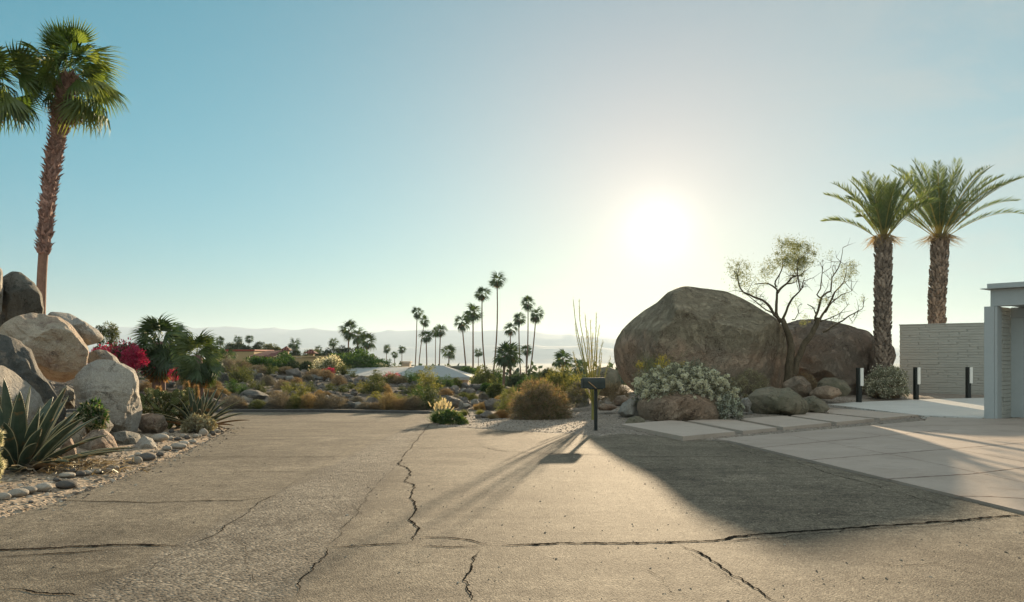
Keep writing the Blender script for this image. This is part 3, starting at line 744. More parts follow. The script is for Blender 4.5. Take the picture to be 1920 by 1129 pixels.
# ------------------------------------------------------------------ haze
hz = MB().box((0, 5000, (HAZETOP - 80) / 2), (26000, 11400, HAZETOP + 80)).build('haze', None)
t = bpy.data.materials.new('haze_air'); t.use_nodes = True; t.node_tree.nodes.clear()
ov = t.node_tree.nodes.new('ShaderNodeOutputMaterial'); pv = t.node_tree.nodes.new('ShaderNodeVolumePrincipled')
pv.inputs['Color'].default_value = (*HAZEC, 1); pv.inputs['Density'].default_value = HAZED; pv.inputs['Anisotropy'].default_value = HAZEG
t.node_tree.links.new(pv.outputs[0], ov.inputs['Volume'])
hz.data.materials.clear(); hz.data.materials.append(t); tag(hz, kind='stuff')
# ------------------------------------------------------------------ rocks
def outline_rock(name, px, d, thick, mat, seed=0, sub=6, facets=12, amp=.06, fdep=.14, parent=None, extra=()):
    pts = np.array([P(a, b, d) for a, b in px]); X, Z = pts[:, 0], pts[:, 2]
    c = np.array([(X.min() + X.max()) / 2, (Z.min() + Z.max()) / 2])
    # dense closed outline, radius by angle
    q = np.stack([X, Z], -1); q2 = np.roll(q, -1, 0)
    dn = np.concatenate([q + (q2 - q) * t for t in np.linspace(0, 1, 24, endpoint=False)]) - c
    an = np.arctan2(dn[:, 1], dn[:, 0]); rr = np.hypot(dn[:, 0], dn[:, 1]); o = np.argsort(an); an, rr = an[o], rr[o]
    th = np.linspace(-math.pi, math.pi, 181)[:-1]
    Rr = np.interp(th, an, rr, period=2 * math.pi)
    k = np.array([1, 2, 3, 2, 1]) / 9; Rr = np.convolve(np.r_[Rr[-2:], Rr, Rr[:2]], k, 'valid') * 1.02
    V, F = ico(sub); V = V.copy()
    r_ = np.random.RandomState(seed)
    # planar facets worn into the sphere
    for nn_, h in extra:
        n = np.array(nn_, float); n /= np.linalg.norm(n); e = V @ n - h; V = V - np.where(e > 0, e * .96, 0)[:, None] * n
    for i in range(facets):
        n = r_.normal(size=3); n[1] = -abs(n[1]) * 1.2; n /= np.linalg.norm(n)
        if abs(n[1]) < .30: n[1] = -.5; n /= np.linalg.norm(n)
        h = 1 - fdep * (.7 + r_.rand() * 1.9); e = V @ n - h
        V = V - np.where(e > 0, e * .96, 0)[:, None] * n
    a = np.arctan2(V[:, 2], V[:, 0]); rho = np.hypot(V[:, 0], V[:, 2])
    nb = 72; bi = ((a + math.pi) / (2 * math.pi) * nb).astype(int) % nb; mx = np.zeros(nb); np.maximum.at(mx, bi, rho)
    mx = np.interp(a, (np.arange(nb) + .5) / nb * 2 * math.pi - math.pi, mx, period=2 * math.pi)
    rm = np.interp(a, th, Rr, period=2 * math.pi)
    rho = rho / mx; rho2 = np.clip(rho, 0, 1) ** .9
    # the rock's own depth axis follows the direction it faces, so its outline plane is square to it
    az0 = math.atan2(c[0], d); cz, sz = math.cos(az0), math.sin(az0)
    lx = rm * rho2 * np.cos(a) * cz; ly = V[:, 1] * thick
    W = np.stack([c[0] + lx * cz + ly * sz, d - lx * sz + ly * cz, c[1] + rm * rho2 * np.sin(a)], -1)
    s0 = float(rm.mean())
    n = W - np.array([c[0], d, c[1]]); n /= np.linalg.norm(n, axis=1)[:, None] + 1e-9
    dsp = fbm(W / s0 * 1.3 + seed, 5, seed) * amp * s0 + np.minimum(0, fbm(W / s0 * 1.7 + seed, 4, seed + 3, True) - .1) * -amp * .0
    cr = fbm(W / s0 * 1.1 + 5 + seed, 5, seed + 7, True); dsp = dsp - np.clip(cr - .45, 0, 1) * amp * 2.4 * s0
    dsp = dsp + fbm(W / s0 * 6 + seed, 4, seed + 1) * amp * .34 * s0
    sd_ = r_.normal(size=3) * np.array([.5, .3, 1.]); sd_ /= np.linalg.norm(sd_)
    Ls = (W @ sd_) / s0 * 2.6 + fbm(W / s0 * 1.1 + seed, 4, seed + 11) * 1.7; fr_ = Ls - np.floor(Ls); msk = np.clip(fbm(W / s0 * 1.4 + 3, 3, seed + 13) * 2.2 + .35, 0, 1)
    dsp = dsp + (np.minimum(fr_ / .88, (1 - fr_) / .12) - .5) * amp * .85 * s0 * msk
    side = np.clip(1 - (rho / 1.0) ** 6 * .75, .2, 1)
    W = W + n * (dsp * side)[:, None]
    org = np.array([c[0], d, W[:, 2].min()])
    return mk(name, W - org, F, mat, parent, loc=org, smooth=True)

_rv = {}
def rock_mesh(kind, matkey, seed):
    key = (kind, matkey, seed)
    if key in _rv: return _rv[key]
    r_ = np.random.RandomState(seed * 7 + 1); V, F = ico(4 if kind == 'med' else 3); V = V.copy()
    for i in range(13 if kind != 'stone' else 7):
        n = r_.normal(size=3); n /= np.linalg.norm(n); h = (.62 if kind != 'stone' else .78) + r_.rand() * .25; e = V @ n - h
        V = V - np.where(e > 0, e * .9, 0)[:, None] * n
    V = V * (1 + fbm(V * 1.5 + seed, 4, seed)[:, None] * (.14 if kind != 'stone' else .06) + (fbm(V * 5 + seed, 3, seed + 4)[:, None] * .03))
    V -= (V.max(0) + V.min(0)) / 2; V /= (V.max(0) - V.min(0)); V[:, 2] += .5 - .12
    _rv[key] = meshdata('rock', V, F, M[matkey], smooth=True); return _rv[key]
_rcount = [0]
def small_rock(name, px, base, w, h, label, cat, group, matkey='slope_rock', kind='med', dmin=5, depth=None, sink=.0, pos=None):
    _rcount[0] += 1; k = _rcount[0]
    p = pos if pos is not None else (hit(px, base, dmin) if depth is None else np.array([(px - 960) / FPX * depth, depth, h1((px - 960) / FPX * depth, depth)]))
    s_ = p[1] / FPX; r_ = np.random.RandomState(k)
    me = rock_mesh(kind, matkey, k % 9)
    o = link(name, me, None, (p[0], p[1] + w * s_ * .4, p[2] - sink), (r_.rand() - .5) * .8 + (math.pi if r_.rand() < .5 else 0), (w * s_, w * s_ * (.75 + .4 * r_.rand()), h * s_ / .88))
    return tag(o, label, cat, group)

LB = 'boulders piled on the left bank'
LX = (((.8, -.10, .55), .60), ((.95, -.06, .15), .74))
def big(px, d, th, m, lab, seed, group=LB, **kw):
    kw.setdefault('extra', LX); kw.setdefault('fdep', .2); kw['sub'] = 7 if (max(a for a, b in px) - min(a for a, b in px)) > 100 else 6
    o = outline_rock('boulder', px, d, th, M[m], seed, **kw); tag(o, lab, 'boulder', group); return o
big([(-70, 620), (-75, 540), (-50, 495), (-10, 488), (6, 500), (8, 540), (2, 585), (-15, 610)], 16.6, .7, 'granite_pale', 'pale boulder cut off by the left edge, beside the round grey boulder', 11)
big([(-12, 640), (-8, 560), (5, 522), (22, 511), (45, 512), (65, 525), (80, 548), (84, 577), (78, 610), (50, 640)], 17.6, .75, 'granite_grey', 'round dark grey boulder topping the pile in front of the tall palm trunk', 12)
big([(-25, 655), (5, 612), (25, 598), (60, 586), (110, 590), (135, 605), (160, 635), (172, 655), (168, 685), (150, 705), (120, 718), (95, 713), (60, 697), (20, 690), (-20, 690)], 16.4, 1.0, 'granite_tan', 'big tan wedge-shaped boulder in the middle of the pile', 13, sub=6)
big([(85, 600), (95, 586), (130, 588), (160, 602), (185, 618), (197, 632), (190, 641), (170, 646), (150, 651), (110, 640), (90, 625)], 17.8, .6, 'granite_pale', 'flat pale boulder jutting right like a beak above the bougainvillea', 14)
big([(-60, 640), (-20, 626), (15, 631), (40, 641), (60, 655), (72, 690), (90, 715), (110, 745), (127, 770), (118, 800), (80, 800), (50, 760), (20, 740), (-40, 720)], 14.6, .55, 'granite_dark', 'dark grey cracked boulder leaning down to the right', 15, sub=6)
big([(-60, 700), (-30, 688), (5, 686), (30, 700), (55, 722), (78, 745), (92, 775), (90, 830), (40, 850), (-50, 850)], 13.2, .8, 'granite_pale', 'pale smooth boulder at the left edge behind the agave', 16)
big([(160, 670), (170, 660), (185, 655), (200, 657), (218, 669), (232, 690), (225, 710), (180, 715)], 18.6, .6, 'granite_pale', 'small pale boulder showing above the tall standing boulder', 17)
big([(138, 722), (142, 705), (160, 685), (185, 674), (210, 677), (232, 682), (255, 695), (262, 715), (263, 740), (269, 770), (265, 790), (256, 820), (238, 826), (205, 806), (170, 785), (145, 760)], 15.4, .62, 'granite_pale', 'tall pale standing boulder with a sunlit ribbed face, tapering to its foot', 18, sub=6, facets=9)
big([(146, 850), (152, 825), (172, 808), (195, 806), (214, 824), (223, 845), (205, 858), (160, 862)], 12.6, .4, 'granite_pink', 'pink pitted triangular boulder right of the big agave', 19)
big([(200, 830), (206, 812), (235, 808), (262, 818), (272, 850), (215, 860)], 13.6, .4, 'granite_grey', 'grey blocky boulder under the tall standing boulder', 20)
big([(243, 853), (250, 838), (262, 824), (272, 819), (286, 826), (297, 846), (292, 856), (262, 858)], 12.9, .3, 'granite_pale', 'cone-shaped pale boulder at the verge in front of the standing boulder', 21)
big([(258, 800), (264, 780), (285, 775), (308, 782), (316, 800), (300, 818), (270, 812)], 16.2, .4, 'granite_pink', 'tan boulder half hidden under the prickly pear', 22)
big([(94, 885), (104, 852), (120, 832), (133, 821), (143, 845), (147, 880), (120, 892)], 11.2, .3, 'granite_pink', 'pink pointed boulder between the agave leaves', 23)
big([(128, 815), (138, 795), (150, 786), (160, 800), (163, 825), (150, 842), (130, 840)], 12.9, .3, 'granite_tan', 'tan rounded boulder between the agave and the silvery bush', 24)
big([(276, 828), (284, 818), (296, 820), (306, 832), (300, 838), (282, 836)], 14.2, .25, 'stone_pale', 'small oval pale boulder lying right of the cone-shaped boulder', 25)
big([(168, 800), (175, 786), (200, 784), (214, 800), (205, 812), (175, 812)], 13.9, .35, 'granite_grey', 'shadowed reddish grey boulder at the foot of the silvery bush', 26)
big([(108, 745), (112, 730), (125, 722), (142, 735), (140, 765), (118, 768)], 15.8, .4, 'granite_grey', 'dark boulder deep in the gap of the pile', 27)

# big boulders of the right garden
RB = 'huge boulders of the right garden'
o = outline_rock('boulder', [(1143, 655), (1148, 638), (1165, 615), (1190, 592), (1212, 578), (1235, 567), (1250, 553), (1266, 543), (1285, 539), (1310, 543), (1335, 545), (1362, 549), (1388, 562), (1412, 577),
    (1430, 590), (1452, 602), (1464, 622), (1471, 655), (1472, 700), (1465, 740), (1440, 765), (1350, 775), (1240, 772), (1190, 742), (1166, 722), (1152, 700), (1146, 680)],
    31.5, 3.6, M['boulder_brown'], 31, sub=7, facets=12, amp=.045, fdep=.17)
tag(o, 'enormous rounded brown boulder hiding the ground behind the white flowering bush', 'boulder', RB)
o = outline_rock('boulder', [(1440, 640), (1465, 610), (1490, 600), (1520, 597), (1560, 602), (1600, 613), (1630, 622), (1645, 640), (1648, 680), (1640, 730), (1600, 755), (1470, 760), (1445, 720)],
    34.5, 2.6, M['boulder_rust'], 32, sub=6, facets=12, amp=.06, fdep=.2)
tag(o, 'big rusty brown boulder behind the twisted tree, right of the enormous one', 'boulder', RB)
o = outline_rock('boulder', [(1622, 650), (1640, 636), (1662, 640), (1676, 652), (1680, 668), (1672, 690), (1660, 740), (1630, 745), (1618, 700)], 34.0, 1.2, M['boulder_rust'], 33)
tag(o, 'rusty brown boulder behind the foot of the left date palm', 'boulder', RB)
o = outline_rock('boulder', [(1108, 700), (1122, 690), (1140, 688), (1158, 695), (1165, 720), (1150, 745), (1115, 740)], 29, .8, M['rock_olive'], 34)
tag(o, 'dark flat-topped boulder between the ocotillo and the enormous boulder', 'boulder', RB)
RG = 'low garden rocks by the walkway'
for i, (px, d, th, m, lab) in enumerate([
    ([(1192, 765), (1200, 750), (1225, 738), (1260, 733), (1300, 736), (1335, 745), (1358, 762), (1366, 780), (1355, 800), (1280, 806), (1205, 800)], 20.9, .8, 'boulder_brown', 'low brown rock carrying the white flowering bush'),
    ([(1399, 760), (1404, 742), (1420, 730), (1445, 725), (1464, 730), (1478, 727), (1495, 738), (1512, 752), (1516, 770), (1500, 783), (1420, 782)], 23.2, .6, 'rock_olive', 'two-humped olive brown rock at the edge of the walkway'),
    ([(1500, 765), (1508, 748), (1525, 742), (1545, 752), (1556, 765), (1545, 776), (1510, 776)], 24.2, .5, 'rock_olive', 'low dark rock tucked against the two-humped rock'),
    ([(1462, 738), (1468, 718), (1490, 706), (1505, 706), (1520, 720), (1524, 740), (1490, 750)], 27, .6, 'boulder_brown', 'rounded brown rock below the twisted tree trunk'),
    ([(1516, 740), (1530, 727), (1550, 723), (1572, 728), (1579, 738), (1560, 748), (1525, 748)], 26.4, .5, 'boulder_brown', 'low oval brown rock in front of the mossy rock'),
    ([(1530, 738), (1533, 718), (1545, 709), (1565, 708), (1585, 715), (1596, 730), (1588, 742), (1550, 746)], 28.6, .6, 'rock_olive', 'smooth mossy green-brown rock behind the low oval rock'),
    ([(1627, 742), (1636, 725), (1655, 722), (1680, 728), (1696, 738), (1680, 750), (1640, 750)], 31.5, .5, 'boulder_brown', 'brown rock under the grey shrub by the block wall'),
    ([(1158, 775), (1166, 758), (1180, 748), (1196, 745), (1202, 765), (1196, 785), (1170, 785)], 22.0, .5, 'granite_pale', 'pale rock left of the white flowering bush'),
    ([(1170, 795), (1180, 783), (1195, 780), (1210, 788), (1208, 802), (1178, 804)], 20.0, .3, 'rock_olive', 'small dark rock on the gravel behind the lowest walkway slab'),
    ([(1384, 760), (1390, 748), (1402, 745), (1410, 756), (1405, 772), (1388, 772)], 23.0, .3, 'granite_pale', 'small pale stone between the white bush and the two-humped rock'),
    ([(1078, 765), (1082, 752), (1094, 746), (1104, 752), (1106, 764), (1092, 770)], 26.5, .5, 'granite_grey', 'grey rock in front of the ocotillo, right of the rusty bush'),
    ([(1150, 752), (1158, 742), (1172, 741), (1180, 750), (1175, 760), (1155, 760)], 25.6, .4, 'granite_pink', 'reddish rock at the foot of the enormous boulder'),
    ([(1118, 764), (1128, 757), (1150, 758), (1158, 764), (1145, 770), (1125, 770)], 23.4, .3, 'granite_pink', 'flat reddish rock on the gravel behind the mailbox')]):
    o = outline_rock('rock', px, d, th, M[m], 50 + i, sub=5, amp=.06); tag(o, lab, 'rock', RG)

# border stones of the left verge
def nth(n):
    ones = ['', 'first', 'second', 'third', 'fourth', 'fifth', 'sixth', 'seventh', 'eighth', 'ninth', 'tenth', 'eleventh', 'twelfth', 'thirteenth', 'fourteenth',
            'fifteenth', 'sixteenth', 'seventeenth', 'eighteenth', 'nineteenth', 'twentieth']
    if n <= 20: return ones[n]
    tens = {2: 'twenty', 3: 'thirty', 4: 'forty', 5: 'fifty', 6: 'sixty'}[n // 10]
    return (tens[:-1] + 'ieth') if n % 10 == 0 else tens + '-' + ones[n % 10]
BS = [(0, 941, 26, 13, 'p'), (24, 936, 38, 14, 'p'), (41, 927, 36, 13, 'p'), (74, 926, 32, 15, 'p'), (80, 914, 20, 8, 'p'), (116, 918, 38, 15, 'd'), (119, 897, 30, 9, 'p'), (128, 888, 20, 10, 'd'), (146, 896, 20, 10, 'd'),
      (155, 892, 24, 9, 'p'), (174, 890, 22, 9, 'p'), (193, 889, 24, 9, 'd'), (206, 886, 15, 12, 'p'), (214, 883, 14, 8, 'p'), (226, 881, 14, 6, 'd'), (253, 872, 20, 14, 'p'), (271, 866, 32, 14, 'd'), (257, 857, 15, 7, 'p'),
      (298, 858, 15, 9, 'd'), (310, 847, 18, 9, 'p'), (326, 848, 14, 4, 'd'), (330, 843, 30, 11, 'p'), (341, 838, 20, 10, 'p'), (295, 829, 30, 14, 'p'), (318, 825, 11, 6, 'p'), (331, 827, 15, 6, 'd'), (341, 822, 14, 8, 'p'),
      (358, 832, 16, 7, 'p'), (349, 825, 12, 8, 'd'), (365, 823, 12, 8, 'p'), (371, 821, 11, 7, 'p'), (379, 818, 17, 14, 'p'), (391, 820, 7, 6, 'p'), (391, 814, 8, 6, 'd'), (397, 816, 10, 8, 'd'), (403, 812, 10, 7, 'p'), (409, 812, 8, 6, 'p'), (414, 811, 7, 5, 'd'),
      (285, 838, 12, 8, 'p'), (306, 818, 14, 7, 'p'), (320, 812, 10, 6, 'd'), (240, 872, 12, 6, 'd'), (103, 905, 16, 6, 'd'), (56, 945, 10, 5, 'd')]
BS.sort(key=lambda a: a[0])
for i, (px, b, wd, hh, k) in enumerate(BS):
    tone = 'pale' if k == 'p' else 'dark'
    size = 'large' if wd > 26 else ('medium' if wd > 14 else 'small')
    o = small_rock('border_stone', px, b, wd, hh, '%s %s stone edging the left verge, %s from the left end' % (size, tone, nth(i + 1)), 'stone', 'stones edging the left verge',
                   'stone_pale' if k == 'p' else 'stone_dark', 'stone', 5.)

# rocks of the slope beyond the road: (px, base y, w, h, tone)
SR = [(656, 768, 20, 12, 'd'), (671, 768, 28, 12, 'p'), (425, 757, 15, 12, 'g'), (468, 757, 46, 22, 'd'), (463, 741, 20, 9, 'g'), (460, 758, 24, 14, 'p'), (490, 764, 28, 12, 'd'), (504, 762, 20, 14, 'g'), (516, 757, 18, 12, 'd'),
      (848, 766, 28, 20, 'g'), (872, 767, 19, 9, 'p'), (920, 769, 23, 19, 'g'), (936, 766, 18, 13, 'g'), (912, 784, 24, 11, 'g'), (897, 785, 12, 6, 'g'), (897, 766, 14, 9, 'g'), (890, 760, 14, 10, 'p'), (864, 768, 8, 14, 'p'), (948, 757, 16, 10, 'g'),
      (872, 730, 19, 11, 'g'), (852, 731, 14, 7, 'p'), (870, 737, 10, 8, 'p'), (881, 741, 18, 11, 'g'), (895, 734, 32, 12, 'd'), (950, 739, 17, 12, 'g'), (860, 739, 10, 5, 'g'), (845, 742, 8, 4, 'g'), (908, 745, 14, 8, 'g'), (925, 730, 14, 8, 'd'),
      (408, 720, 26, 20, 'd'), (418, 710, 16, 10, 'd'), (429, 709, 11, 9, 'd'), (476, 709, 9, 14, 'p'), (486, 711, 12, 10, 'd'), (511, 708, 16, 6, 'g'), (525, 713, 20, 8, 'g'), (547, 711, 28, 17, 'g'), (555, 703, 8, 11, 'p'), (542, 715, 14, 9, 'p'),
      (566, 713, 9, 8, 'd'), (584, 714, 22, 10, 'd'), (516, 719, 14, 7, 'd'), (516, 728, 16, 5, 'g'), (568, 701, 12, 7, 'g'), (595, 706, 12, 5, 'g'), (594, 716, 18, 8, 'd'),
      (641, 713, 7, 8, 'p'), (657, 720, 9, 8, 'p'), (652, 722, 16, 8, 'd'), (669, 726, 15, 9, 'd'), (676, 716, 17, 10, 'g'), (686, 717, 9, 8, 'p'), (692, 720, 8, 7, 'p'), (691, 724, 8, 4, 'p'), (728, 750, 18, 8, 'g'), (755, 748, 18, 7, 'g'),
      (664, 743, 12, 7, 'g'), (628, 751, 30, 8, 'd'), (613, 748, 10, 6, 'p'), (764, 733, 12, 6, 'g'), (640, 752, 8, 5, 'p'), (648, 748, 12, 6, 'd'), (672, 750, 12, 6, 'g'), (684, 757, 10, 5, 'g'), (700, 730, 12, 6, 'd'), (745, 740, 14, 7, 'd'), (602, 758, 12, 6, 'g'),
      (735, 762, 12, 6, 'd'), (300, 735, 14, 8, 'g'), (315, 728, 20, 12, 'd'), (345, 735, 14, 8, 'g'), (285, 742, 16, 10, 'g'), (285, 700, 16, 10, 'g'), (330, 748, 12, 8, 'g'), (600, 736, 12, 6, 'd'), (576, 742, 12, 6, 'g'), (535, 752, 12, 6, 'g'), (440, 726, 12, 7, 'd')]
def by_row(rows, items, px=0, base=1):
    """order items inside each row from left to right, give each its ordinal"""
    out = []
    for lo, hi, txt in rows:
        r_ = sorted([a for a in items if lo <= a[base] < hi], key=lambda a: a[px])
        out += [(a, nth(i + 1), txt) for i, a in enumerate(r_)]
    return out
TN = {'p': 'pale sunlit', 'g': 'grey', 'd': 'dark'}
for a, n_, txt in by_row([(0, 712, 'along the crest of the far slope'), (712, 726, 'on the far upper slope'), (726, 742, 'halfway up the far slope'),
                          (742, 756, 'low on the far slope'), (756, 800, 'at the foot of the far slope')], SR):
    px, b, wd, hh, k = a
    small_rock('rock', px, b, wd * 1.12, hh * 1.15, '%s rock, %s from the left %s' % (TN[k], n_, txt), 'rock', 'rocks on the slope beyond the road', {'p': 'granite_pale', 'g': 'slope_rock', 'd': 'granite_dark'}[k], 'med', 26.8 if b < 772 else 20)

# rubble, grit and fallen litter nobody could count
def scatter(name, pts, size, mat, label=None, seed=0, sub=1, flat=.7):
    r_ = np.random.RandomState(seed); V0, F0 = ico(sub); n = len(pts)
    sz = size * (.4 + r_.rand(n) ** 3 * 2.2)
    A = r_.rand(n) * 6.28
    V = V0[None] * (1 + .35 * r_.normal(size=(n, len(V0), 1)).clip(-1, 1)) * sz[:, None, None] * np.array([1, 1, flat]) * (.7 + .6 * r_.rand(n, 1, 3))
    ca, sa = np.cos(A)[:, None], np.sin(A)[:, None]
    V = np.stack([V[..., 0] * ca - V[..., 1] * sa, V[..., 0] * sa + V[..., 1] * ca, V[..., 2]], -1) + pts[:, None, :]
    F = (F0[None] + (np.arange(n) * len(V0))[:, None, None]).reshape(-1, 3)
    o = mk(name, V.reshape(-1, 3), F, mat, tone=np.repeat(r_.rand(n), len(F0))); return tag(o, kind='stuff')
def region(n, x0, x1, y0, y1, keep, seed, power=1.0):
    r_ = np.random.RandomState(seed); X = x0 + (x1 - x0) * r_.rand(n); Y = y0 + (y1 - y0) * r_.rand(n) ** power
    k = keep(X, Y); X, Y = X[k], Y[k]; return np.stack([X, Y, H(X, Y)], -1)
rs_ = lambda X, Y: sdist(ROAD, X, Y)
def mat_grit():
    t = NT('loose_stones'); t.objvec(False); tn = t.attr()
    c = t.ramp(tn, [(0, (.12, .10, .085)), (.4, (.25, .20, .155)), (.75, (.36, .30, .24)), (1, (.52, .46, .38))])
    return t.done(t.princ(c, .9, None, .15))
M['grit'] = mat_grit()
p = region(30000, -16, -3.5, 5, 22, lambda X, Y: (rs_(X, Y) > -.02) & (rs_(X, Y) < 3.2), 1)
scatter('gravel', p[:15000], .013, M['grit'], seed=2)
p = region(9000, -6.5, -3.7, 5, 19, lambda X, Y: (rs_(X, Y) > -.45) & (rs_(X, Y) < .05) & (np.random.RandomState(3).rand(len(X)) < np.exp(rs_(X, Y) * 7)), 5)
p[:, 2] = -SLOPE * p[:, 1]; scatter('gravel', p, .009, M['grit'], seed=4)
p = region(60000, -2.6, 13, 15, 33, lambda X, Y: (rs_(X, Y) > 0) & (sdist(DRIVE, X, Y) > 0) & (sdist(SLAB, X, Y) > 0) & (np.min([sdist(q, X, Y) for q in PADS], 0) > 0), 6)
scatter('gravel', p[:40000], .0085, M['grit'], seed=7)
p = region(4500, -4, 6, 3.6, 13, lambda X, Y: rs_(X, Y) < -.1, 8, 1.5); p[:, 2] = -SLOPE * p[:, 1] + .001
scatter('gravel', p[:1800], .0036, M['grit'], seed=9)
p = region(9000, -26, 4, 27, 53, lambda X, Y: (fbm(np.stack([X * .5, Y * .5, X * 0], -1), 3, 77) > -.05) & (X < 2), 10)
scatter('rubble', p[:2800], .10, M['slope_rock'], seed=11, sub=2)
# ------------------------------------------------------------------ leaves
def rdir(r_, n, up=0.0):
    d = r_.normal(size=(n, 3)); d[:, 2] += up; return d / (np.linalg.norm(d, axis=1)[:, None] + 1e-9)
def leaves(mb, pos, dirs, L, Wd, r_, tone=None, fold=0.0):
    """diamond leaves: pos base, dirs axis"""
    n = len(pos); L = np.broadcast_to(L, n)[:, None]; Wd = np.broadcast_to(Wd, n)[:, None]
    s = np.cross(dirs, rdir(r_, n)); s /= np.linalg.norm(s, axis=1)[:, None] + 1e-9
    a = pos; b = pos + dirs * L * .45 + s * Wd / 2; c = pos + dirs * L; d = pos + dirs * L * .45 - s * Wd / 2
    V = np.stack([a, b, c, d], 1).reshape(-1, 3); F = np.arange(4 * n).reshape(n, 4)
    mb.add(V, F, r_.rand(n) if tone is None else tone)
def twigs(mb, p0, p1, w_, r_, tone=None, bend=.12):
    n = len(p0); ax = p1 - p0; L = np.linalg.norm(ax, axis=1)[:, None] + 1e-9
    s = np.cross(ax / L, rdir(r_, n)); s /= np.linalg.norm(s, axis=1)[:, None] + 1e-9
    w_ = np.broadcast_to(w_, n)[:, None]; m = (p0 + p1) / 2 + rdir(r_, n) * L * bend
    V = np.stack([p0 - s * w_ / 2, p0 + s * w_ / 2, m + s * w_ * .35, m - s * w_ * .35, p1], 1).reshape(-1, 3)
    i = np.arange(n)[:, None] * 5; tn = r_.rand(n) if tone is None else tone
    base = mb.n; mb.add(V, i + np.array([0, 1, 2, 3]), tn)
    mb.F3.append(i + np.array([3, 2, 4]) + base); mb.T3.append(np.asarray(tn))
def lumps(r_, k, sx, sy, sz, z0=0, shell=.75):
    d = rdir(r_, k); d[:, 2] = np.abs(d[:, 2]); rr = shell + (1 - shell) * r_.rand(k)[:, None]
    return d * rr * np.array([sx, sy, sz]) + np.array([0, 0, z0])

# ------------------------------------------------------------------ shrubs (unit: 1 wide, 1 high)
_sv = {}
def shrub_mesh(kind, mat, seed):
    key = (kind, mat, seed)
    if key in _sv: return _sv[key]
    r_ = np.random.RandomState(seed + 101); mb = MB()
    if kind == 'dome':           # dense fuzzy rounded dry bush
        n = 4200; d = rdir(r_, n, .25); d[:, 2] = np.abs(d[:, 2])
        nz = 1 + .42 * fbm(d * 2.4 + seed * 9.1, 4, seed)[:, None]
        p = d * nz * np.array([.46, .46, .9]) * (.55 + .42 * r_.rand(n)[:, None] ** .5)
        q = p + (d * .7 + rdir(r_, n) * .6) * (.07 + .12 * r_.rand(n)[:, None])
        twigs(mb, p, q, .010, r_)
        n = 500; d = rdir(r_, n, .5); d[:, 2] = np.abs(d[:, 2]); twigs(mb, d * .03, d * np.array([.48, .48, .98]) * (.7 + .3 * r_.rand(n)[:, None]), .010, r_)
    elif kind == 'wispy':        # open twiggy shrub with fine leaves (creosote)
        ns = 46; d = rdir(r_, ns, .8); d[:, 2] = np.abs(d[:, 2]) + .12
        tips = d / np.linalg.norm(d, axis=1)[:, None] * np.array([.5, .5, 1.0]) * (.65 + .4 * r_.rand(ns)[:, None])
        b0 = rdir(r_, ns) * .05; b0[:, 2] = 0; twigs(mb, b0, tips, .016, r_, tone=.0 * np.ones(ns), bend=.06)
        k = 5; st = np.repeat(tips, k, 0) * (.35 + .6 * r_.rand(ns * k)[:, None]); en = st + (rdir(r_, ns * k, .5)) * .16
        twigs(mb, st, en, .008, r_, tone=.1 * np.ones(ns * k))
        n = 3400; i = r_.randint(0, ns * k, n); t_ = r_.rand(n)[:, None] ** .6
        p = st[i] * (1 - t_) + en[i] * t_ + r_.normal(size=(n, 3)) * .022
        leaves(mb, p, rdir(r_, n, .5), .034, .02, r_)
    elif kind == 'leafy':        # lumpy dense bush
        c = lumps(r_, 26, .36, .36, .74, .08, .6); n = 5200; i = r_.randint(0, len(c), n)
        d = rdir(r_, n, .35); rad = (.12 + .06 * r_.rand(len(c)))[i][:, None]
        p = c[i] + d * rad * (.6 + .45 * r_.rand(n)[:, None]); p[:, 2] = np.maximum(p[:, 2], .01)
        leaves(mb, p, (d + rdir(r_, n) * .8), .05, .03, r_)
        twigs(mb, np.zeros((60, 3)), lumps(r_, 60, .4, .4, .8, .05, .5), .02, r_, tone=np.zeros(60))
    elif kind == 'flowers':      # lumpy bush whose tips carry blossom
        c = lumps(r_, 60, .42, .42, .88, .0, .9); n = 3600; i = r_.randint(0, len(c), n); d = rdir(r_, n, .4)
        leaves(mb, c[i] + d * .07 * r_.rand(n)[:, None] ** .4, d + rdir(r_, n) * .5, .04, .032, r_)
    elif kind == 'tuft':         # bunch grass
        n = 700; d = rdir(r_, n, 1.2); d[:, 2] = np.abs(d[:, 2]) + .2; d /= np.linalg.norm(d, axis=1)[:, None]
        b0 = rdir(r_, n) * .1; b0[:, 2] = 0; twigs(mb, b0, b0 + d * np.array([.55, .55, 1.0]) * (.5 + .5 * r_.rand(n)[:, None]), .014, r_, bend=.12)
    _sv[key] = mb.data('shrub', M[mat]); return _sv[key]
_sc = [0]
def shrub(px, base, wd, hh, kind, mat, label, cat='shrub', group=None, name='shrub', dmin=5., depth=None, under=None, pos=None):
    _sc[0] += 1; k = _sc[0]
    if pos is not None: p = pos
    elif depth is None: p = hit(px, base, dmin)
    else:
        x = (px - 960) / FPX * depth; zb = CAMZ - (base - HOR) / FPX * depth; g = h1(x, depth)
        p = np.array([x, depth, g]); hh = hh + (zb - g) * FPX / depth if zb > g else hh
    s_ = p[1] / FPX; w_ = wd * s_; h_ = hh * s_
    o = link(name, shrub_mesh(kind, mat, k % 4), None, (p[0], p[1] + w_ * .25, p[2] - .03 * h_), (k * 2.399) % 6.28, (w_ * 1.05, w_ * 1.05 * (.8 + .3 * ((k * 7) % 5) / 5), h_ * 1.05))
    tag(o, label, cat, group)
    if under:
        u = link(under[0], shrub_mesh('flowers' if under[2] is None else under[2], under[1], (k + 1) % 4), o, (0, 0, 0)); u.scale = (1.03, 1.03, 1.04)
    return o

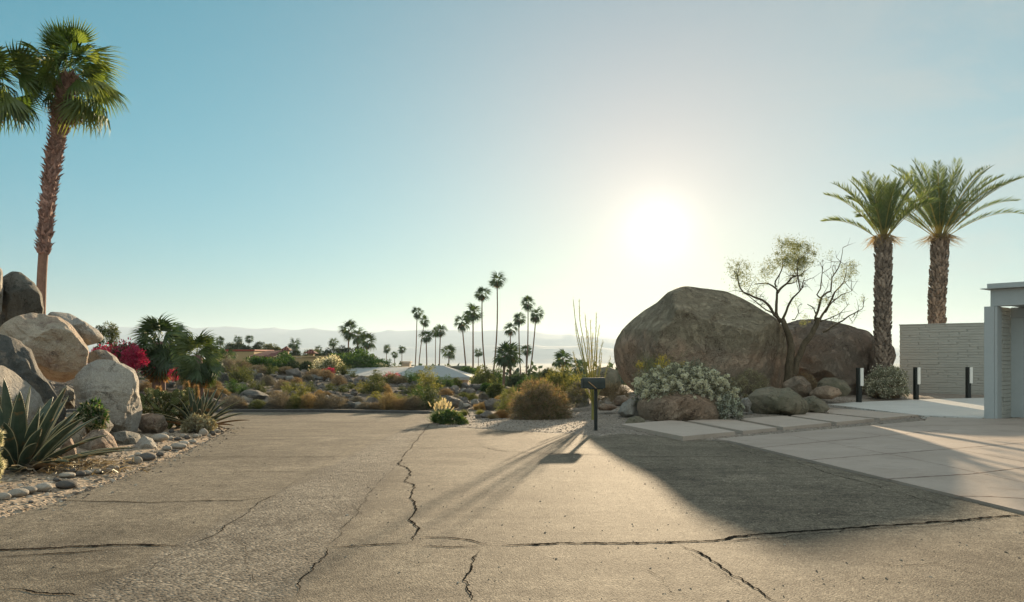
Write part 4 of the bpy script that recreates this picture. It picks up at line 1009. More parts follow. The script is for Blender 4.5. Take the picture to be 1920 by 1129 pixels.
SH = [ # px, base, w, h, kind, mat
 (437, 771, 42, 24, 'dome', 'drygrey'), (479, 771, 36, 18, 'dome', 'olive'), (452, 770, 26, 13, 'dome', 'dry'), (522, 771, 50, 30, 'dome', 'drygrey'), (505, 770, 24, 14, 'dome', 'drygrey'), (553, 771, 36, 25, 'dome', 'olive'), (577, 771, 42, 29, 'dome', 'gold'), (601, 771, 34, 26, 'dome', 'dry'),
 (628, 771, 40, 25, 'dome', 'drygrey'), (682, 771, 28, 13, 'dome', 'drygrey'), (700, 771, 26, 13, 'dome', 'dry'), (726, 771, 42, 27, 'dome', 'gold'), (752, 771, 40, 20, 'dome', 'dry'), (777, 772, 40, 24, 'dome', 'drygrey'), (800, 772, 62, 48, 'wispy', 'olive'), (785, 760, 44, 38, 'wispy', 'green'),
 (770, 768, 34, 26, 'wispy', 'olive'), (826, 768, 30, 24, 'wispy', 'yellowgreen'), (432, 738, 34, 27, 'wispy', 'green'), (452, 742, 30, 22, 'wispy', 'green'), (485, 738, 34, 22, 'wispy', 'olive'), (498, 723, 28, 18, 'dome', 'drygrey'), (513, 752, 36, 17, 'dome', 'dry'), (500, 752, 22, 13, 'dome', 'gold'), (535, 746, 30, 28, 'wispy', 'yellowgreen'),
 (563, 750, 44, 31, 'wispy', 'yellowgreen'), (548, 735, 26, 18, 'wispy', 'olive'), (580, 737, 28, 20, 'wispy', 'olive'), (598, 746, 20, 12, 'dome', 'gold'), (612, 746, 20, 10, 'dome', 'dry'), (412, 745, 30, 16, 'dome', 'gold'), (425, 762, 28, 16, 'dome', 'dry'), (400, 748, 24, 14, 'dome', 'dry'),
 (442, 720, 62, 36, 'wispy', 'olive'), (455, 712, 40, 24, 'wispy', 'olive'), (420, 702, 44, 26, 'dome', 'drygrey'), (445, 697, 40, 20, 'dome', 'dry'), (480, 705, 44, 18, 'dome', 'drygrey'), (463, 700, 24, 12, 'wispy', 'olive'), (503, 707, 34, 22, 'wispy', 'olive'), (515, 702, 24, 14, 'wispy', 'yellowgreen'), (534, 702, 34, 12, 'dome', 'dry'), (590, 709, 40, 15, 'dome', 'dry'), (575, 718, 26, 14, 'dome', 'dry'),
 (610, 713, 30, 18, 'dome', 'dry'), (633, 724, 28, 18, 'dome', 'dry'), (616, 736, 30, 18, 'wispy', 'olive'), (642, 736, 24, 14, 'wispy', 'olive'), (640, 703, 48, 20, 'wispy', 'olive'), (661, 708, 26, 12, 'wispy', 'olive'), (698, 741, 64, 34, 'wispy', 'olive'), (680, 738, 30, 22, 'wispy', 'yellowgreen'), (703, 717, 42, 25, 'wispy', 'olive'),
 (727, 721, 50, 26, 'wispy', 'olive'), (745, 722, 34, 18, 'dome', 'drygrey'), (765, 723, 50, 28, 'wispy', 'green'), (785, 715, 40, 22, 'wispy', 'olive'), (726, 742, 16, 17, 'dome', 'gold'), (703, 758, 42, 22, 'wispy', 'yellowgreen'), (722, 757, 30, 16, 'wispy', 'yellowgreen'), (746, 758, 36, 20, 'wispy', 'yellowgreen'), (762, 745, 26, 18, 'wispy', 'olive'), (775, 738, 26, 18, 'wispy', 'olive'),
 (786, 731, 17, 9, 'dome', 'orange'), (802, 735, 48, 46, 'wispy', 'yellowgreen'), (818, 728, 36, 24, 'wispy', 'green'), (838, 728, 34, 24, 'wispy', 'green'), (856, 727, 26, 18, 'leafy', 'olive'), (835, 742, 26, 12, 'dome', 'dry'), (886, 753, 20, 14, 'dome', 'olive'), (868, 750, 26, 12, 'dome', 'olive'), (852, 752, 24, 10, 'dome', 'drygrey'),
 (929, 749, 36, 30, 'leafy', 'olive'), (912, 738, 28, 20, 'leafy', 'green'), (905, 752, 20, 14, 'dome', 'drygrey'), (940, 757, 26, 14, 'dome', 'gold'), (958, 760, 30, 18, 'wispy', 'yellowgreen'), (900, 778, 26, 10, 'tuft', 'yellowgreen'), (922, 786, 28, 10, 'tuft', 'gold'), (940, 784, 30, 14, 'dome', 'orange'), (893, 772, 18, 12, 'tuft', 'gold'), (905, 768, 22, 12, 'dome', 'gold'), (870, 780, 26, 12, 'tuft', 'yellowgreen'),
 (300, 718, 34, 16, 'dome', 'dry'), (325, 716, 44, 18, 'wispy', 'olive'), (352, 722, 40, 16, 'dome', 'drygrey'), (372, 730, 36, 16, 'dome', 'dry'), (395, 728, 30, 16, 'dome', 'gold'), (385, 716, 36, 16, 'dome', 'drygrey'), (285, 722, 26, 14, 'wispy', 'olive'), (290, 752, 26, 14, 'dome', 'dry'), (312, 748, 30, 12, 'dome', 'drygrey'), (355, 745, 30, 14, 'dome', 'dry'), (385, 745, 26, 14, 'dome', 'dry'), (270, 735, 30, 16, 'dome', 'dry'),
 (405, 735, 24, 12, 'dome', 'dry'), (656, 730, 22, 12, 'wispy', 'olive'), (668, 757, 26, 12, 'dome', 'drygrey'), (648, 760, 20, 10, 'dome', 'dry'), (590, 762, 26, 16, 'dome', 'dry'), (530, 762, 30, 16, 'dome', 'dry'), (715, 732, 26, 14, 'dome', 'drygrey'), (472, 728, 20, 12, 'wispy', 'olive'), (528, 730, 26, 16, 'dome', 'drygrey'), (555, 722, 22, 12, 'dome', 'dry'), (752, 735, 24, 12, 'wispy', 'olive')]
KN = {'dome': 'rounded', 'wispy': 'open twiggy', 'leafy': 'dense leafy', 'tuft': 'tufted'}
MN = {'drygrey': 'dry greyish', 'dry': 'dry tan', 'gold': 'golden brown', 'olive': 'olive green', 'green': 'green', 'yellowgreen': 'yellow-green', 'orange': 'rusty orange'}
for a, n_, txt in by_row([(0, 712, 'along the crest of the far slope'), (712, 724, 'on the far upper slope'), (724, 738, 'halfway up the far slope'),
                          (738, 750, 'low on the far slope'), (750, 768, 'just above the road-edge bushes'), (768, 800, 'at the far road edge')], SH):
    px, b, wd, hh, kd, mt = a; wd *= 1.12; hh *= 1.05 if 640 < px < 800 and b < 725 else 1.18
    shrub(px, b, wd, hh, kd, mt, '%s %s shrub, %s from the left %s' % (KN[kd], MN[mt], n_, txt), 'shrub', 'shrubs on the slope beyond the road', dmin=26.8 if b < 773 else 19.6)

# ------------------------------------------------------------------ trees with crown and trunk
def tree(name, px, top, wd, base, depth, mat, label, group=None, lum=14, nl=7000, seed=0, leaf=.035, squash=1., cat='tree', sparse=False, flower=None):
    r_ = np.random.RandomState(seed + 500); s_ = depth / FPX
    x = (px - 960) * s_; zt = CAMZ - (top - HOR) * s_; zb = CAMZ - (base - HOR) * s_; g = h1(x, depth); W = wd * s_; Hh = zt - zb
    root = empty(name, (x, depth, g), label, cat, group)
    c = lumps(r_, lum, W * .36, W * .36, Hh * .62, 0, .55) + np.array([0, 0, zb - g + Hh * .12]); c = np.concatenate([c, c[:lum // 3] * np.array([.5, .5, .8])])
    n = nl; i = r_.randint(0, len(c), n); d = rdir(r_, n, .25); rad = (W * .13 + W * .09 * r_.rand(len(c)))[i][:, None]
    p = c[i] + d * rad * (.45 + .6 * r_.rand(n)[:, None] ** (.5 if not sparse else 1)) * np.array([1, 1, .85 * squash])
    mb = MB(); L = leaf * W; leaves(mb, p, d + rdir(r_, n) * .8, L * (.6 + .8 * r_.rand(n)), L * .55, r_)
    mb.build('crown', M[mat], root)
    if flower:
        fb = MB(); n2 = nl // 3; i = r_.randint(0, len(c), n2); d = rdir(r_, n2, .5); fb_p = c[i] + d * (rad[:n2] * 1.05)
        leaves(fb, fb_p, d + rdir(r_, n2) * .5, L * 1.0, L * .8, r_); fb.build('blossom', M[flower], root)
    tb = MB(); hh = zb - g + Hh * .5
    tb.tube([(0, 0, -.1), (W * .02, 0, hh * .5), (0, .1, hh)], [W * .035, W * .028, W * .018], 7)
    for k in range(4):
        e = c[k]; tb.tube([(0, 0, hh * .55), (e[0] * .5, e[1] * .5, hh * .8 + e[2] * .1), e], [W * .02, W * .014, W * .006], 5)
    tb.build('trunk', M['bark_dark'], root, smooth=True)
    return root
TG = 'trees and bushes around the distant houses'
for i, a in enumerate([
 ('bushy_tree', 442, 640, 46, 668, 135, 'darkgreen', 'dark broad tree behind the flat-roofed tan house'), ('bushy_tree', 462, 644, 30, 668, 133, 'darkgreen', 'dark tree between the two small palms over the tan house'),
 ('bushy_tree', 487, 638, 34, 668, 138, 'darkgreen', 'tallest dark tree left of the tiled roof'), ('bushy_tree', 505, 645, 42, 668, 130, 'olive', 'olive feathery tree rising behind the tiled roof'),
 ('bushy_tree', 536, 650, 30, 680, 100, 'green', 'light green tree between the two red-capped chimneys'), ('bushy_tree', 552, 650, 26, 675, 125, 'darkgreen', 'dark tree below the palm between the chimneys'),
 ('bushy_tree', 583, 652, 32, 676, 120, 'olive', 'brownish green tree right of the second red-capped chimney'), ('bushy_tree', 602, 655, 26, 680, 118, 'darkgreen', 'dark low tree left of the white oleander crest'),
 ('bushy_tree', 622, 643, 40, 685, 112, 'darkgreen', 'dark tree left of the tall palm cluster'), ('bushy_tree', 645, 635, 34, 685, 115, 'darkgreen', 'dark dense tree directly behind the tall palm cluster'), ('bushy_tree', 668, 640, 44, 688, 114, 'darkgreen', 'dark tree right of the palm cluster trunk'),
 ('bushy_tree', 640, 660, 60, 700, 98, 'green', 'wide mid-green bush behind the white oleander'), ('bushy_tree', 672, 657, 72, 700, 99, 'green', 'large mid-green round bush under the palm cluster'), ('bushy_tree', 708, 674, 60, 699, 104, 'green', 'bright green bush left of the pale hipped roof'),
 ('bushy_tree', 480, 672, 64, 700, 62, 'green', 'green bush below the flat tan wall'), ('bushy_tree', 520, 670, 60, 700, 64, 'green', 'bright green bush below the tiled roof'), ('bushy_tree', 550, 676, 40, 702, 63, 'darkgreen', 'dark green bush below the second chimney'), ('bushy_tree', 574, 678, 34, 702, 63, 'darkgreen', 'dark bush left of the white oleander'),
 ('bushy_tree', 906, 672, 54, 735, 66, 'yellowgreen', 'yellow-green mottled tree at the right end of the hipped roof'), ('bushy_tree', 878, 684, 34, 704, 112, 'green', 'bright green bush behind the corner of the hipped roof'), ('bushy_tree', 912, 690, 36, 740, 68, 'green', 'green bush between the two tallest palm trunks'),
 ('bushy_tree', 934, 680, 30, 735, 74, 'green', 'leafy green bush left of the double-trunked palm'), ('bushy_tree', 968, 690, 40, 735, 60, 'darkgreen', 'dark green bush right of the double-trunked palm'), ('bushy_tree', 1000, 700, 50, 740, 48, 'olive', 'olive bush above the rusty orange bush'),
 ('bushy_tree', 1028, 682, 44, 730, 56, 'olive', 'rounded olive tree left of the lone stubby palm'), ('bushy_tree', 1010, 696, 40, 735, 62, 'darkgreen', 'dark bush below the rounded olive tree'), ('bushy_tree', 1060, 702, 50, 750, 40, 'yellowgreen', 'yellow-green bush below the lone stubby palm'),
 ('bushy_tree', 1092, 690, 50, 750, 42, 'yellowgreen', 'sunlit yellow-green tree behind the ocotillo stems'), ('bushy_tree', 735, 690, 22, 700, 120, 'darkgreen', 'low dark bush left of the small chimney behind the hipped roof'), ('bushy_tree', 783, 684, 14, 698, 118, 'darkgreen', 'small dark round bush right of the small chimney'),
 ('bushy_tree', 750, 684, 26, 700, 116, 'darkgreen', 'dark round bush in front of the small chimney'), ('bushy_tree', 700, 652, 22, 690, 105, 'olive', 'thin feathery tree right of the palm cluster'), ('bushy_tree', 985, 700, 36, 745, 52, 'green', 'green bush at the foot of the three leaning palms'),
 ('bushy_tree', 1120, 700, 40, 750, 46, 'olive', 'olive bush behind the mailbox')]):
    nm, px, top, wd, base, dp, mt, lb = a
    tree(nm, px, top - 1, wd * 1.18, base, dp, mt, lb, TG, seed=i, leaf=.04 if wd > 40 else .055, nl=6000 if wd > 40 else 3500)
tree('oleander', 612, 668, 76, 704, 58, 'olive', 'white flowering oleander bush at the crest of the slope', None, lum=22, nl=7000, seed=60, leaf=.026, flower='whiteflower', cat='bush')
tree('oleander', 712, 682, 40, 697, 101, 'green', 'smaller white-flecked oleander at the foot of the bright green bush', None, lum=12, nl=3000, seed=61, leaf=.035, flower='whiteflower', cat='bush')
tree('bougainvillea', 228, 630, 118, 694, 33, 'darkgreen', 'big crimson bougainvillea behind the piled boulders', None, lum=26, nl=7000, seed=62, leaf=.028, flower='magenta', cat='bougainvillea')
tree('bougainvillea', 196, 640, 60, 692, 31, 'magenta', 'low crimson bougainvillea mound touching the beaked boulder', None, lum=16, nl=5000, seed=63, leaf=.04, cat='bougainvillea')
tree('bougainvillea', 252, 642, 62, 690, 31.5, 'magenta', 'crimson bougainvillea spray left of the large shaggy palm', None, lum=14, nl=2500, seed=68, leaf=.05, cat='bougainvillea', sparse=True)
tree('bougainvillea', 330, 688, 32, 706, 33, 'magenta', 'small crimson bougainvillea between the two shaggy palms', None, lum=9, nl=1200, seed=64, leaf=.06, cat='bougainvillea')
tree('bougainvillea', 617, 688, 34, 706, 52, 'magenta', 'small crimson bougainvillea in front of the white oleander', None, lum=9, nl=900, seed=65, leaf=.07, cat='bougainvillea', sparse=True)
tree('bougainvillea', 735, 702, 44, 711, 58, 'magenta', 'thin crimson bougainvillea under the eave of the hipped roof', None, lum=9, nl=700, seed=66, leaf=.05, cat='bougainvillea', sparse=True)
tree('bougainvillea', 1746, 605, 30, 650, 38, 'magenta', 'pink bougainvillea tip peeping over the block wall at the right palm', None, lum=9, nl=1500, seed=67, leaf=.05, cat='bougainvillea')
# wispy trees by the left boulders
tree('pepper_tree', 208, 578, 34, 645, 40, 'olive', 'tall wispy drooping tree behind the bougainvillea', None, lum=12, nl=2600, seed=70, leaf=.07, squash=1.5, sparse=True)
tree('pepper_tree', 186, 600, 30, 650, 38, 'darkgreen', 'dark small tree right behind the beaked boulder', None, lum=9, nl=2600, seed=71, leaf=.07)

# ------------------------------------------------------------------ fan palms
def fan_frond(nseg=22, Rb=1.0, pet=1.0, spread=110, droop=.35, wseg=None):
    """blade from petiole tip, petiole along +x; z up"""
    V = []; F = []; n = 0
    w_ = .016
    for k in range(3):
        t0, t1 = k / 3 * pet, (k + 1) / 3 * pet
        V += [(t0, -w_, 0), (t0, w_, 0), (t1, w_ * .8, 0), (t1, -w_ * .8, 0)]; F.append([n, n + 1, n + 2, n + 3]); n += 4
    A = np.radians(np.linspace(-spread, spread, nseg)); da = abs(A[1] - A[0])
    for i, a in enumerate(A):
        L = Rb * (1 - .22 * (abs(a) / math.radians(spread)) ** 2) * (1 - .1 * (i % 2)); c, s = math.cos(a), math.sin(a)
        z1 = -.32 * Rb * abs(s); rm = L * .55; hw = rm * da * .58
        zt = -droop * Rb * (.6 + .4 * abs(s))
        up = .02 * Rb * (1 if i % 2 else -1)
        V += [(pet, 0, 0), (pet + rm * c - hw * s * -1, rm * s - hw * c, z1 + up), (pet + rm * c + hw * s * -1, rm * s + hw * c, z1 - up), (pet + L * .86 * c, L * .86 * s, z1 + zt * .45), (pet + L * c, L * s, z1 + zt)]
        F.append([n, n + 1, n + 3, n + 2]); F.append([n + 1, n + 4, n + 2, n + 3]) if False else None
        V += [(pet + L * .82 * c + hw * .45 * s, L * .82 * s - hw * .45 * c, z1 + zt * .4), (pet + L * .82 * c - hw * .45 * s, L * .82 * s + hw * .45 * c, z1 + zt * .4)]
        F[-1] = [n, n + 1, n + 2, n] if False else F[-1]
        F.append([n + 1, n + 5, n + 6, n + 2]); F.append([n + 5, n + 4, n + 4, n + 6]); n += 7
    F4 = [f for f in F if len(set(f)) == 4]; 
    return np.array(V), np.array([f for f in F4]), np.array([[f[0], f[1], f[3]] for f in F if len(set(f)) == 3])
def fan_crown(mb, r_, n, size, elo=-50, ehi=85, nseg=20, origin=(0, 0, 0), pet=(.7, 1.2), droop=.35, tone=None, azr=None, sp=(64, 30)):
    ga = 2.39996
    for k in range(n):
        t = (k + .5) / n; elev = R(ehi + (elo - ehi) * t ** .9 + r_.normal() * 6); azm = k * ga + r_.normal() * .15
        if azr: azm = azr[0] + (azr[1] - azr[0]) * r_.rand()
        V, F4, F3 = fan_frond(nseg, .95 + .2 * r_.rand(), pet[0] + (pet[1] - pet[0]) * r_.rand(), sp[0] + sp[1] * r_.rand(), droop + .3 * r_.rand())
        V = V * size * .5; V[:, 2] += -.06 * size * (V[:, 0] / size) ** 2 * 2
        roll = r_.normal() * .7; c, s = math.cos(roll), math.sin(roll); V = V @ np.array([[1, 0, 0], [0, c, s], [0, -s, c]])
        c, s = math.cos(elev), math.sin(elev); V = V @ np.array([[c, 0, s], [0, 1, 0], [-s, 0, c]])
        c, s = math.cos(azm), math.sin(azm); V = V @ np.array([[c, s, 0], [-s, c, 0], [0, 0, 1]]) + np.array(origin)
        tn = np.clip((.5 if tone is None else tone) + r_.normal() * .2, 0, 1)
        b = mb.n; mb.add(V, F4, tn)
        if len(F3): mb.F3.append(F3 + b); mb.T3.append(np.full(len(F3), tn))
# shared far crowns
FAR = []
for k in range(6):
    r_ = np.random.RandomState(900 + k); mb = MB(); fan_crown(mb, r_, 24, 1.3, -62, 84, 8, droop=.55, pet=(.15, .75), sp=(36, 26)); FAR.append(mb.data('crown', M['palm_far']))
FARD = []
for k in range(3):
    r_ = np.random.RandomState(940 + k); mb = MB(); fan_crown(mb, r_, 9, .75, -88, -68, 8, pet=(.35, .6), droop=.1); FARD.append(mb.data('dead_fronds', M['palm_dry']))
def far_palm(i, cx, cyp, wd, bx, by, label, curve=0, skirt=True, depth=None, orange=False, group='palms beyond the slope'):
    d = depth or min(4300 / wd, 235); s_ = d / FPX
    top = P(cx, cyp, d); bot = P(bx, by, d); g = h1(bot[0], d); W = wd * s_
    sl_ = (top[0] - bot[0]) / max(top[2] - bot[2], 1)
    b3 = np.array([bot[0] - sl_ * max(bot[2] - g, 0) * .5, d, min(g, bot[2])])
    root = empty('fan_palm', b3, label, 'palm', group)
    T = top - b3; ts = np.linspace(0, 1, 9); x = T[0] * ts + curve * s_ * np.sin(ts * math.pi) ; z = T[2] * ts
    pts = np.stack([x, 0 * ts, z], -1); rw = max(.13, .05 * W) * (1.25 - .55 * ts ** .7)
    mb = MB(); mb.tube(pts, rw, 7); mb.build('trunk', M['bark_far'], root, smooth=True)
    c = link('crown', FAR[i % 6], root, pts[-1]); c.scale = (W * .60,) * 3; c.rotation_euler = (.12 * math.sin(i * 2.3), .12 * math.cos(i * 3.1), i * 1.7); c.scale[2] = W * .62
    if skirt:
        k = link('dead_fronds', FARD[i % 3], root, pts[-1] - np.array([0, 0, W * .06])); k.scale = (W * .62, W * .62, W * .75); k.rotation_euler = (0, 0, i)
        if orange: k.data = k.data; k.material_slots[0].link = 'OBJECT'; k.material_slots[0].material = M['palm_orange']
    return root
FP = [(413, 638, 17, 413, 672, 'small palm with orange skirt left of the flat tan house', 0, 1), (393, 638, 17, 394, 668, 'small palm just left of the one with the orange skirt', 0, 0), (447, 637, 16, 447, 668, 'left of the twin palm tops over the flat tan house', 0, 0), (467, 636, 16, 467, 668, 'right of the twin palm tops over the flat tan house', 0, 0),
 (552, 646, 22, 553, 676, 'palm between the two red-capped chimneys', 0, 0), (625, 642, 18, 625, 672, 'small palm left of the tall palm cluster', 0, 0), (596, 654, 14, 596, 676, 'tiny palm top right of the second red-capped chimney', 0, 0), (654, 618, 34, 652, 694, 'tallest palm of the cluster over the green bushes', 0, 0), (671, 630, 30, 668, 690, 'middle palm of the cluster over the green bushes', 0, 0),
 (689, 640, 34, 686, 688, 'right palm of the cluster over the green bushes', 0, 0), (725, 655, 16, 724, 691, 'left of the three small palms before the valley', 0, 0), (740, 665, 13, 740, 684, 'lowest, middle one of the three small palms before the valley', 0, 1), (754, 655, 16, 753, 682, 'right of the three small palms before the valley', 0, 0),
 (782, 586, 22, 777, 690, 'tall thin palm standing left above the hipped roof', 1, 0), (796, 602, 20, 785, 690, 'leaning palm just right of the tall thin one above the hipped roof', -2, 1), (799, 631, 26, 801, 692, 'low palm in front of the leaning palm above the hipped roof', 0, 0), (817, 624, 18, 816, 690, 'half hidden palm left of the swollen-trunked palm', 0, 0), (826, 620, 25, 823, 690, 'palm with a swollen trunk above the roof ridge', 0, 0),
 (842, 658, 28, 841, 694, 'short broad palm above the right part of the hipped roof', 0, 0), (866, 604, 30, 876, 700, 'leftmost palm of the tall rising row, leaning left', 0, 1), (887, 586, 33, 887, 700, 'second palm of the tall rising row, with the densest crown', 0, 0), (904, 551, 29, 914, 720, 'third palm of the tall rising row, with an orange tuft', -4, 1), (932, 526, 30, 921, 720, 'highest palm of all, at the right end of the rising row', 5, 1),
 (957, 617, 27, 957, 700, 'lowest left palm of the right-hand group, with an orange tuft', 0, 1), (973, 597, 26, 979, 725, 'slim palm leaning left in the right-hand group', -2, 0), (990, 568, 26, 985, 725, 'highest palm of the right-hand group', 2, 0), (1005, 590, 28, 989, 725, 'palm leaning right at the end of the right-hand group', 2, 0),
 (987, 657, 22, 986, 725, 'short palm in front of the crossing trunks of the right-hand group', 0, 0), (897, 662, 16, 897, 690, 'tiny palm top between the second and third palms of the rising row', 0, 0), (1086, 688, 34, 1086, 720, 'low hazy palm right of the lone stubby palm', 0, 0), (340, 611, 9, 340, 640, 'tiny palm tip over the large shaggy palm', 0, 0), (333, 612, 9, 333, 640, 'tiniest left palm tip over the large shaggy palm', 0, 0)]
for i, (cx_, cy_, wd, bx, by, lb, cv, orr) in enumerate(FP):
    far_palm(i, cx_, cy_, wd, bx, by, lb, cv, True, None, bool(orr))
far_palm(40, 946, 668, 46, 944, 716, 'broad double-trunked palm, its left trunk', 0, True, 70)
far_palm(41, 957, 664, 46, 957, 716, 'broad double-trunked palm, its right trunk', 0, True, 71)
far_palm(42, 1055, 672, 36, 1055, 725, 'lone stubby palm with an open star-shaped crown', 0, True, 62)
far_palm(43, 425, 668, 32, 425, 690, 'small bright green palm in front of the flat tan wall', 0, False, 60)

# big shaggy palms behind the prickly pear
def shaggy(px, cyp, wd, base, d, lb, seed):
    s_ = d / FPX; x = (px - 960) * s_; g = h1(x, d); W = wd * s_; zc = CAMZ - (cyp - HOR) * s_ - g
    root = empty('shaggy_palm', (x, d, g), lb, 'palm', 'shaggy fan palms beyond the road')
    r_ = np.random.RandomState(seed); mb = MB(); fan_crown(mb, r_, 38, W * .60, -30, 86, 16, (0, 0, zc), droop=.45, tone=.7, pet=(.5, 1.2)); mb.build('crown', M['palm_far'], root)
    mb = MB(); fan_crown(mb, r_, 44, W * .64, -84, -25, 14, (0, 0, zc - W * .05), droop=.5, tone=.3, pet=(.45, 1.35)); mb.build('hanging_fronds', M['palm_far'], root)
    mb = MB(); fan_crown(mb, r_, 60, W * .56, -88, -55, 12, (0, 0, zc * .62), droop=.05, tone=.6, pet=(.3, .6)); mb.build('dead_fronds', M['palm_orange'], root)
    mb = MB(); mb.tube([(0, 0, -.2), (0, 0, zc * .6), (0, 0, zc)], [.28, .25, .2], 10); mb.build('trunk', M['bark_palm'], root, smooth=True)
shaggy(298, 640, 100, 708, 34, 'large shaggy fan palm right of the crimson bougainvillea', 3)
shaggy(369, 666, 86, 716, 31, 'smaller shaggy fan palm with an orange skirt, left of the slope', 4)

# tall palm on the left bank and its neighbour
def near_palm(pts_px, d, wd, lb, seed, smooth_z=None):
    pts = np.array([P(a, b, d) for a, b in pts_px]); g = h1(pts[0][0], d)
    pts = np.concatenate([[[pts[0][0] - .1, d, g - .2]], pts]); o = pts[0].copy(); o[2] = g
    root = empty('tall_fan_palm', o, lb, 'palm', 'tall fan palms of the left bank'); pts = pts - o
    # resample
    L = np.r_[0, np.cumsum(np.linalg.norm(np.diff(pts, axis=0), axis=1))]; t = np.linspace(0, L[-1], 40)
    C = np.stack([np.interp(t, L, pts[:, k]) for k in range(3)], -1)
    for _ in range(3): C[1:-1] = (C[:-2] + C[1:-1] * 2 + C[2:]) / 4
    z0 = (CAMZ - (smooth_z - HOR) / FPX * d) - o[2]
    rad = np.where(C[:, 2] < z0, .115, .115 + .06 * sstep(z0, C[-1, 2], C[:, 2]))
    mb = MB(); mb.tube(C, rad, 16); mb.build('trunk', M['bark_smooth'], root, smooth=True)
    r_ = np.random.RandomState(seed); mb = MB(); zt = C[-1, 2]
    n = 760
    zz = z0 + (zt - z0) * ((np.arange(n) + r_.rand(n) * .8) / n); aa = np.arange(n) * 2.39996 + r_.normal(size=n) * .2
    for z, a in zip(zz, aa):
        cx_ = np.interp(z, C[:, 2], C[:, 0]); cyy_ = np.interp(z, C[:, 2], C[:, 1]); r0 = float(np.interp(z, C[:, 2], rad)) * .92
        ln = .11 + .12 * r_.rand(); w_ = .035 + .025 * r_.rand(); el_ = R(35 + 40 * r_.rand()); u = np.array([math.cos(a), math.sin(a), 0]); v = np.array([-u[1], u[0], 0])
        b = np.array([cx_, cyy_, z]) + u * r0; dr = u * math.cos(el_) + np.array([0, 0, math.sin(el_)]); nn = np.cross(dr, v)
        tip = b + dr * ln + v * w_ * r_.normal() * .5
        V = [b - v * w_ * 1.2, b + v * w_ * 1.2, b + dr * ln * .5 + v * w_ * .6 + nn * .012, b + dr * ln * .5 - v * w_ * .6 + nn * .012, tip, b - nn * .03 + dr * ln * .3]
        k = mb.n; tn = r_.rand(); mb.add(V, [[0, 1, 2, 3]], tn); mb.F3 += [np.array([[3, 2, 4], [1, 0, 5], [1, 5, 2], [0, 3, 5], [2, 5, 4], [5, 3, 4]]) + k]; mb.T3 += [np.full(6, tn)]
    mb.build('leaf_bases', M['bark_palm'], root)
    W = wd * d / FPX; top = C[-1]
    mb = MB(); fan_crown(mb, r_, 36, W * .52, -28, 84, 22, tuple(top), droop=.45, tone=.6, pet=(.4, 1.25)); fan_crown(mb, r_, 6, W * .56, -62, -30, 22, tuple(top), droop=.5, tone=.6, pet=(1.0, 1.5), azr=(-.7, .7)); fan_crown(mb, r_, 3, W * .5, -40, -20, 22, tuple(top), droop=.5, tone=.4, pet=(1.0, 1.3), azr=(2.5, 3.7)); mb.wind(top, W); mb.build('crown', M['palm_green'], root)
    mb = MB(); fan_crown(mb, r_, 22, W * .42, -89, -83, 14, tuple(top - np.array([0, 0, .45])), droop=.0, tone=.5, pet=(.25, .8)); mb.build('dead_fronds', M['palm_dry'], root)
    return root
near_palm([(77, 570), (78, 520), (84, 440), (92, 370), (100, 300), (112, 240), (123, 186), (129, 141)], 20.5, 184, 'tall shaggy-trunked fan palm with a wind-blown crown, fully in view on the left', 21, 478)
near_palm([(-95, 570), (-80, 440), (-60, 300), (-34, 180), (-26, 140)], 19.5, 186, 'fan palm whose crown is cut off by the left edge of the picture', 22, 500)

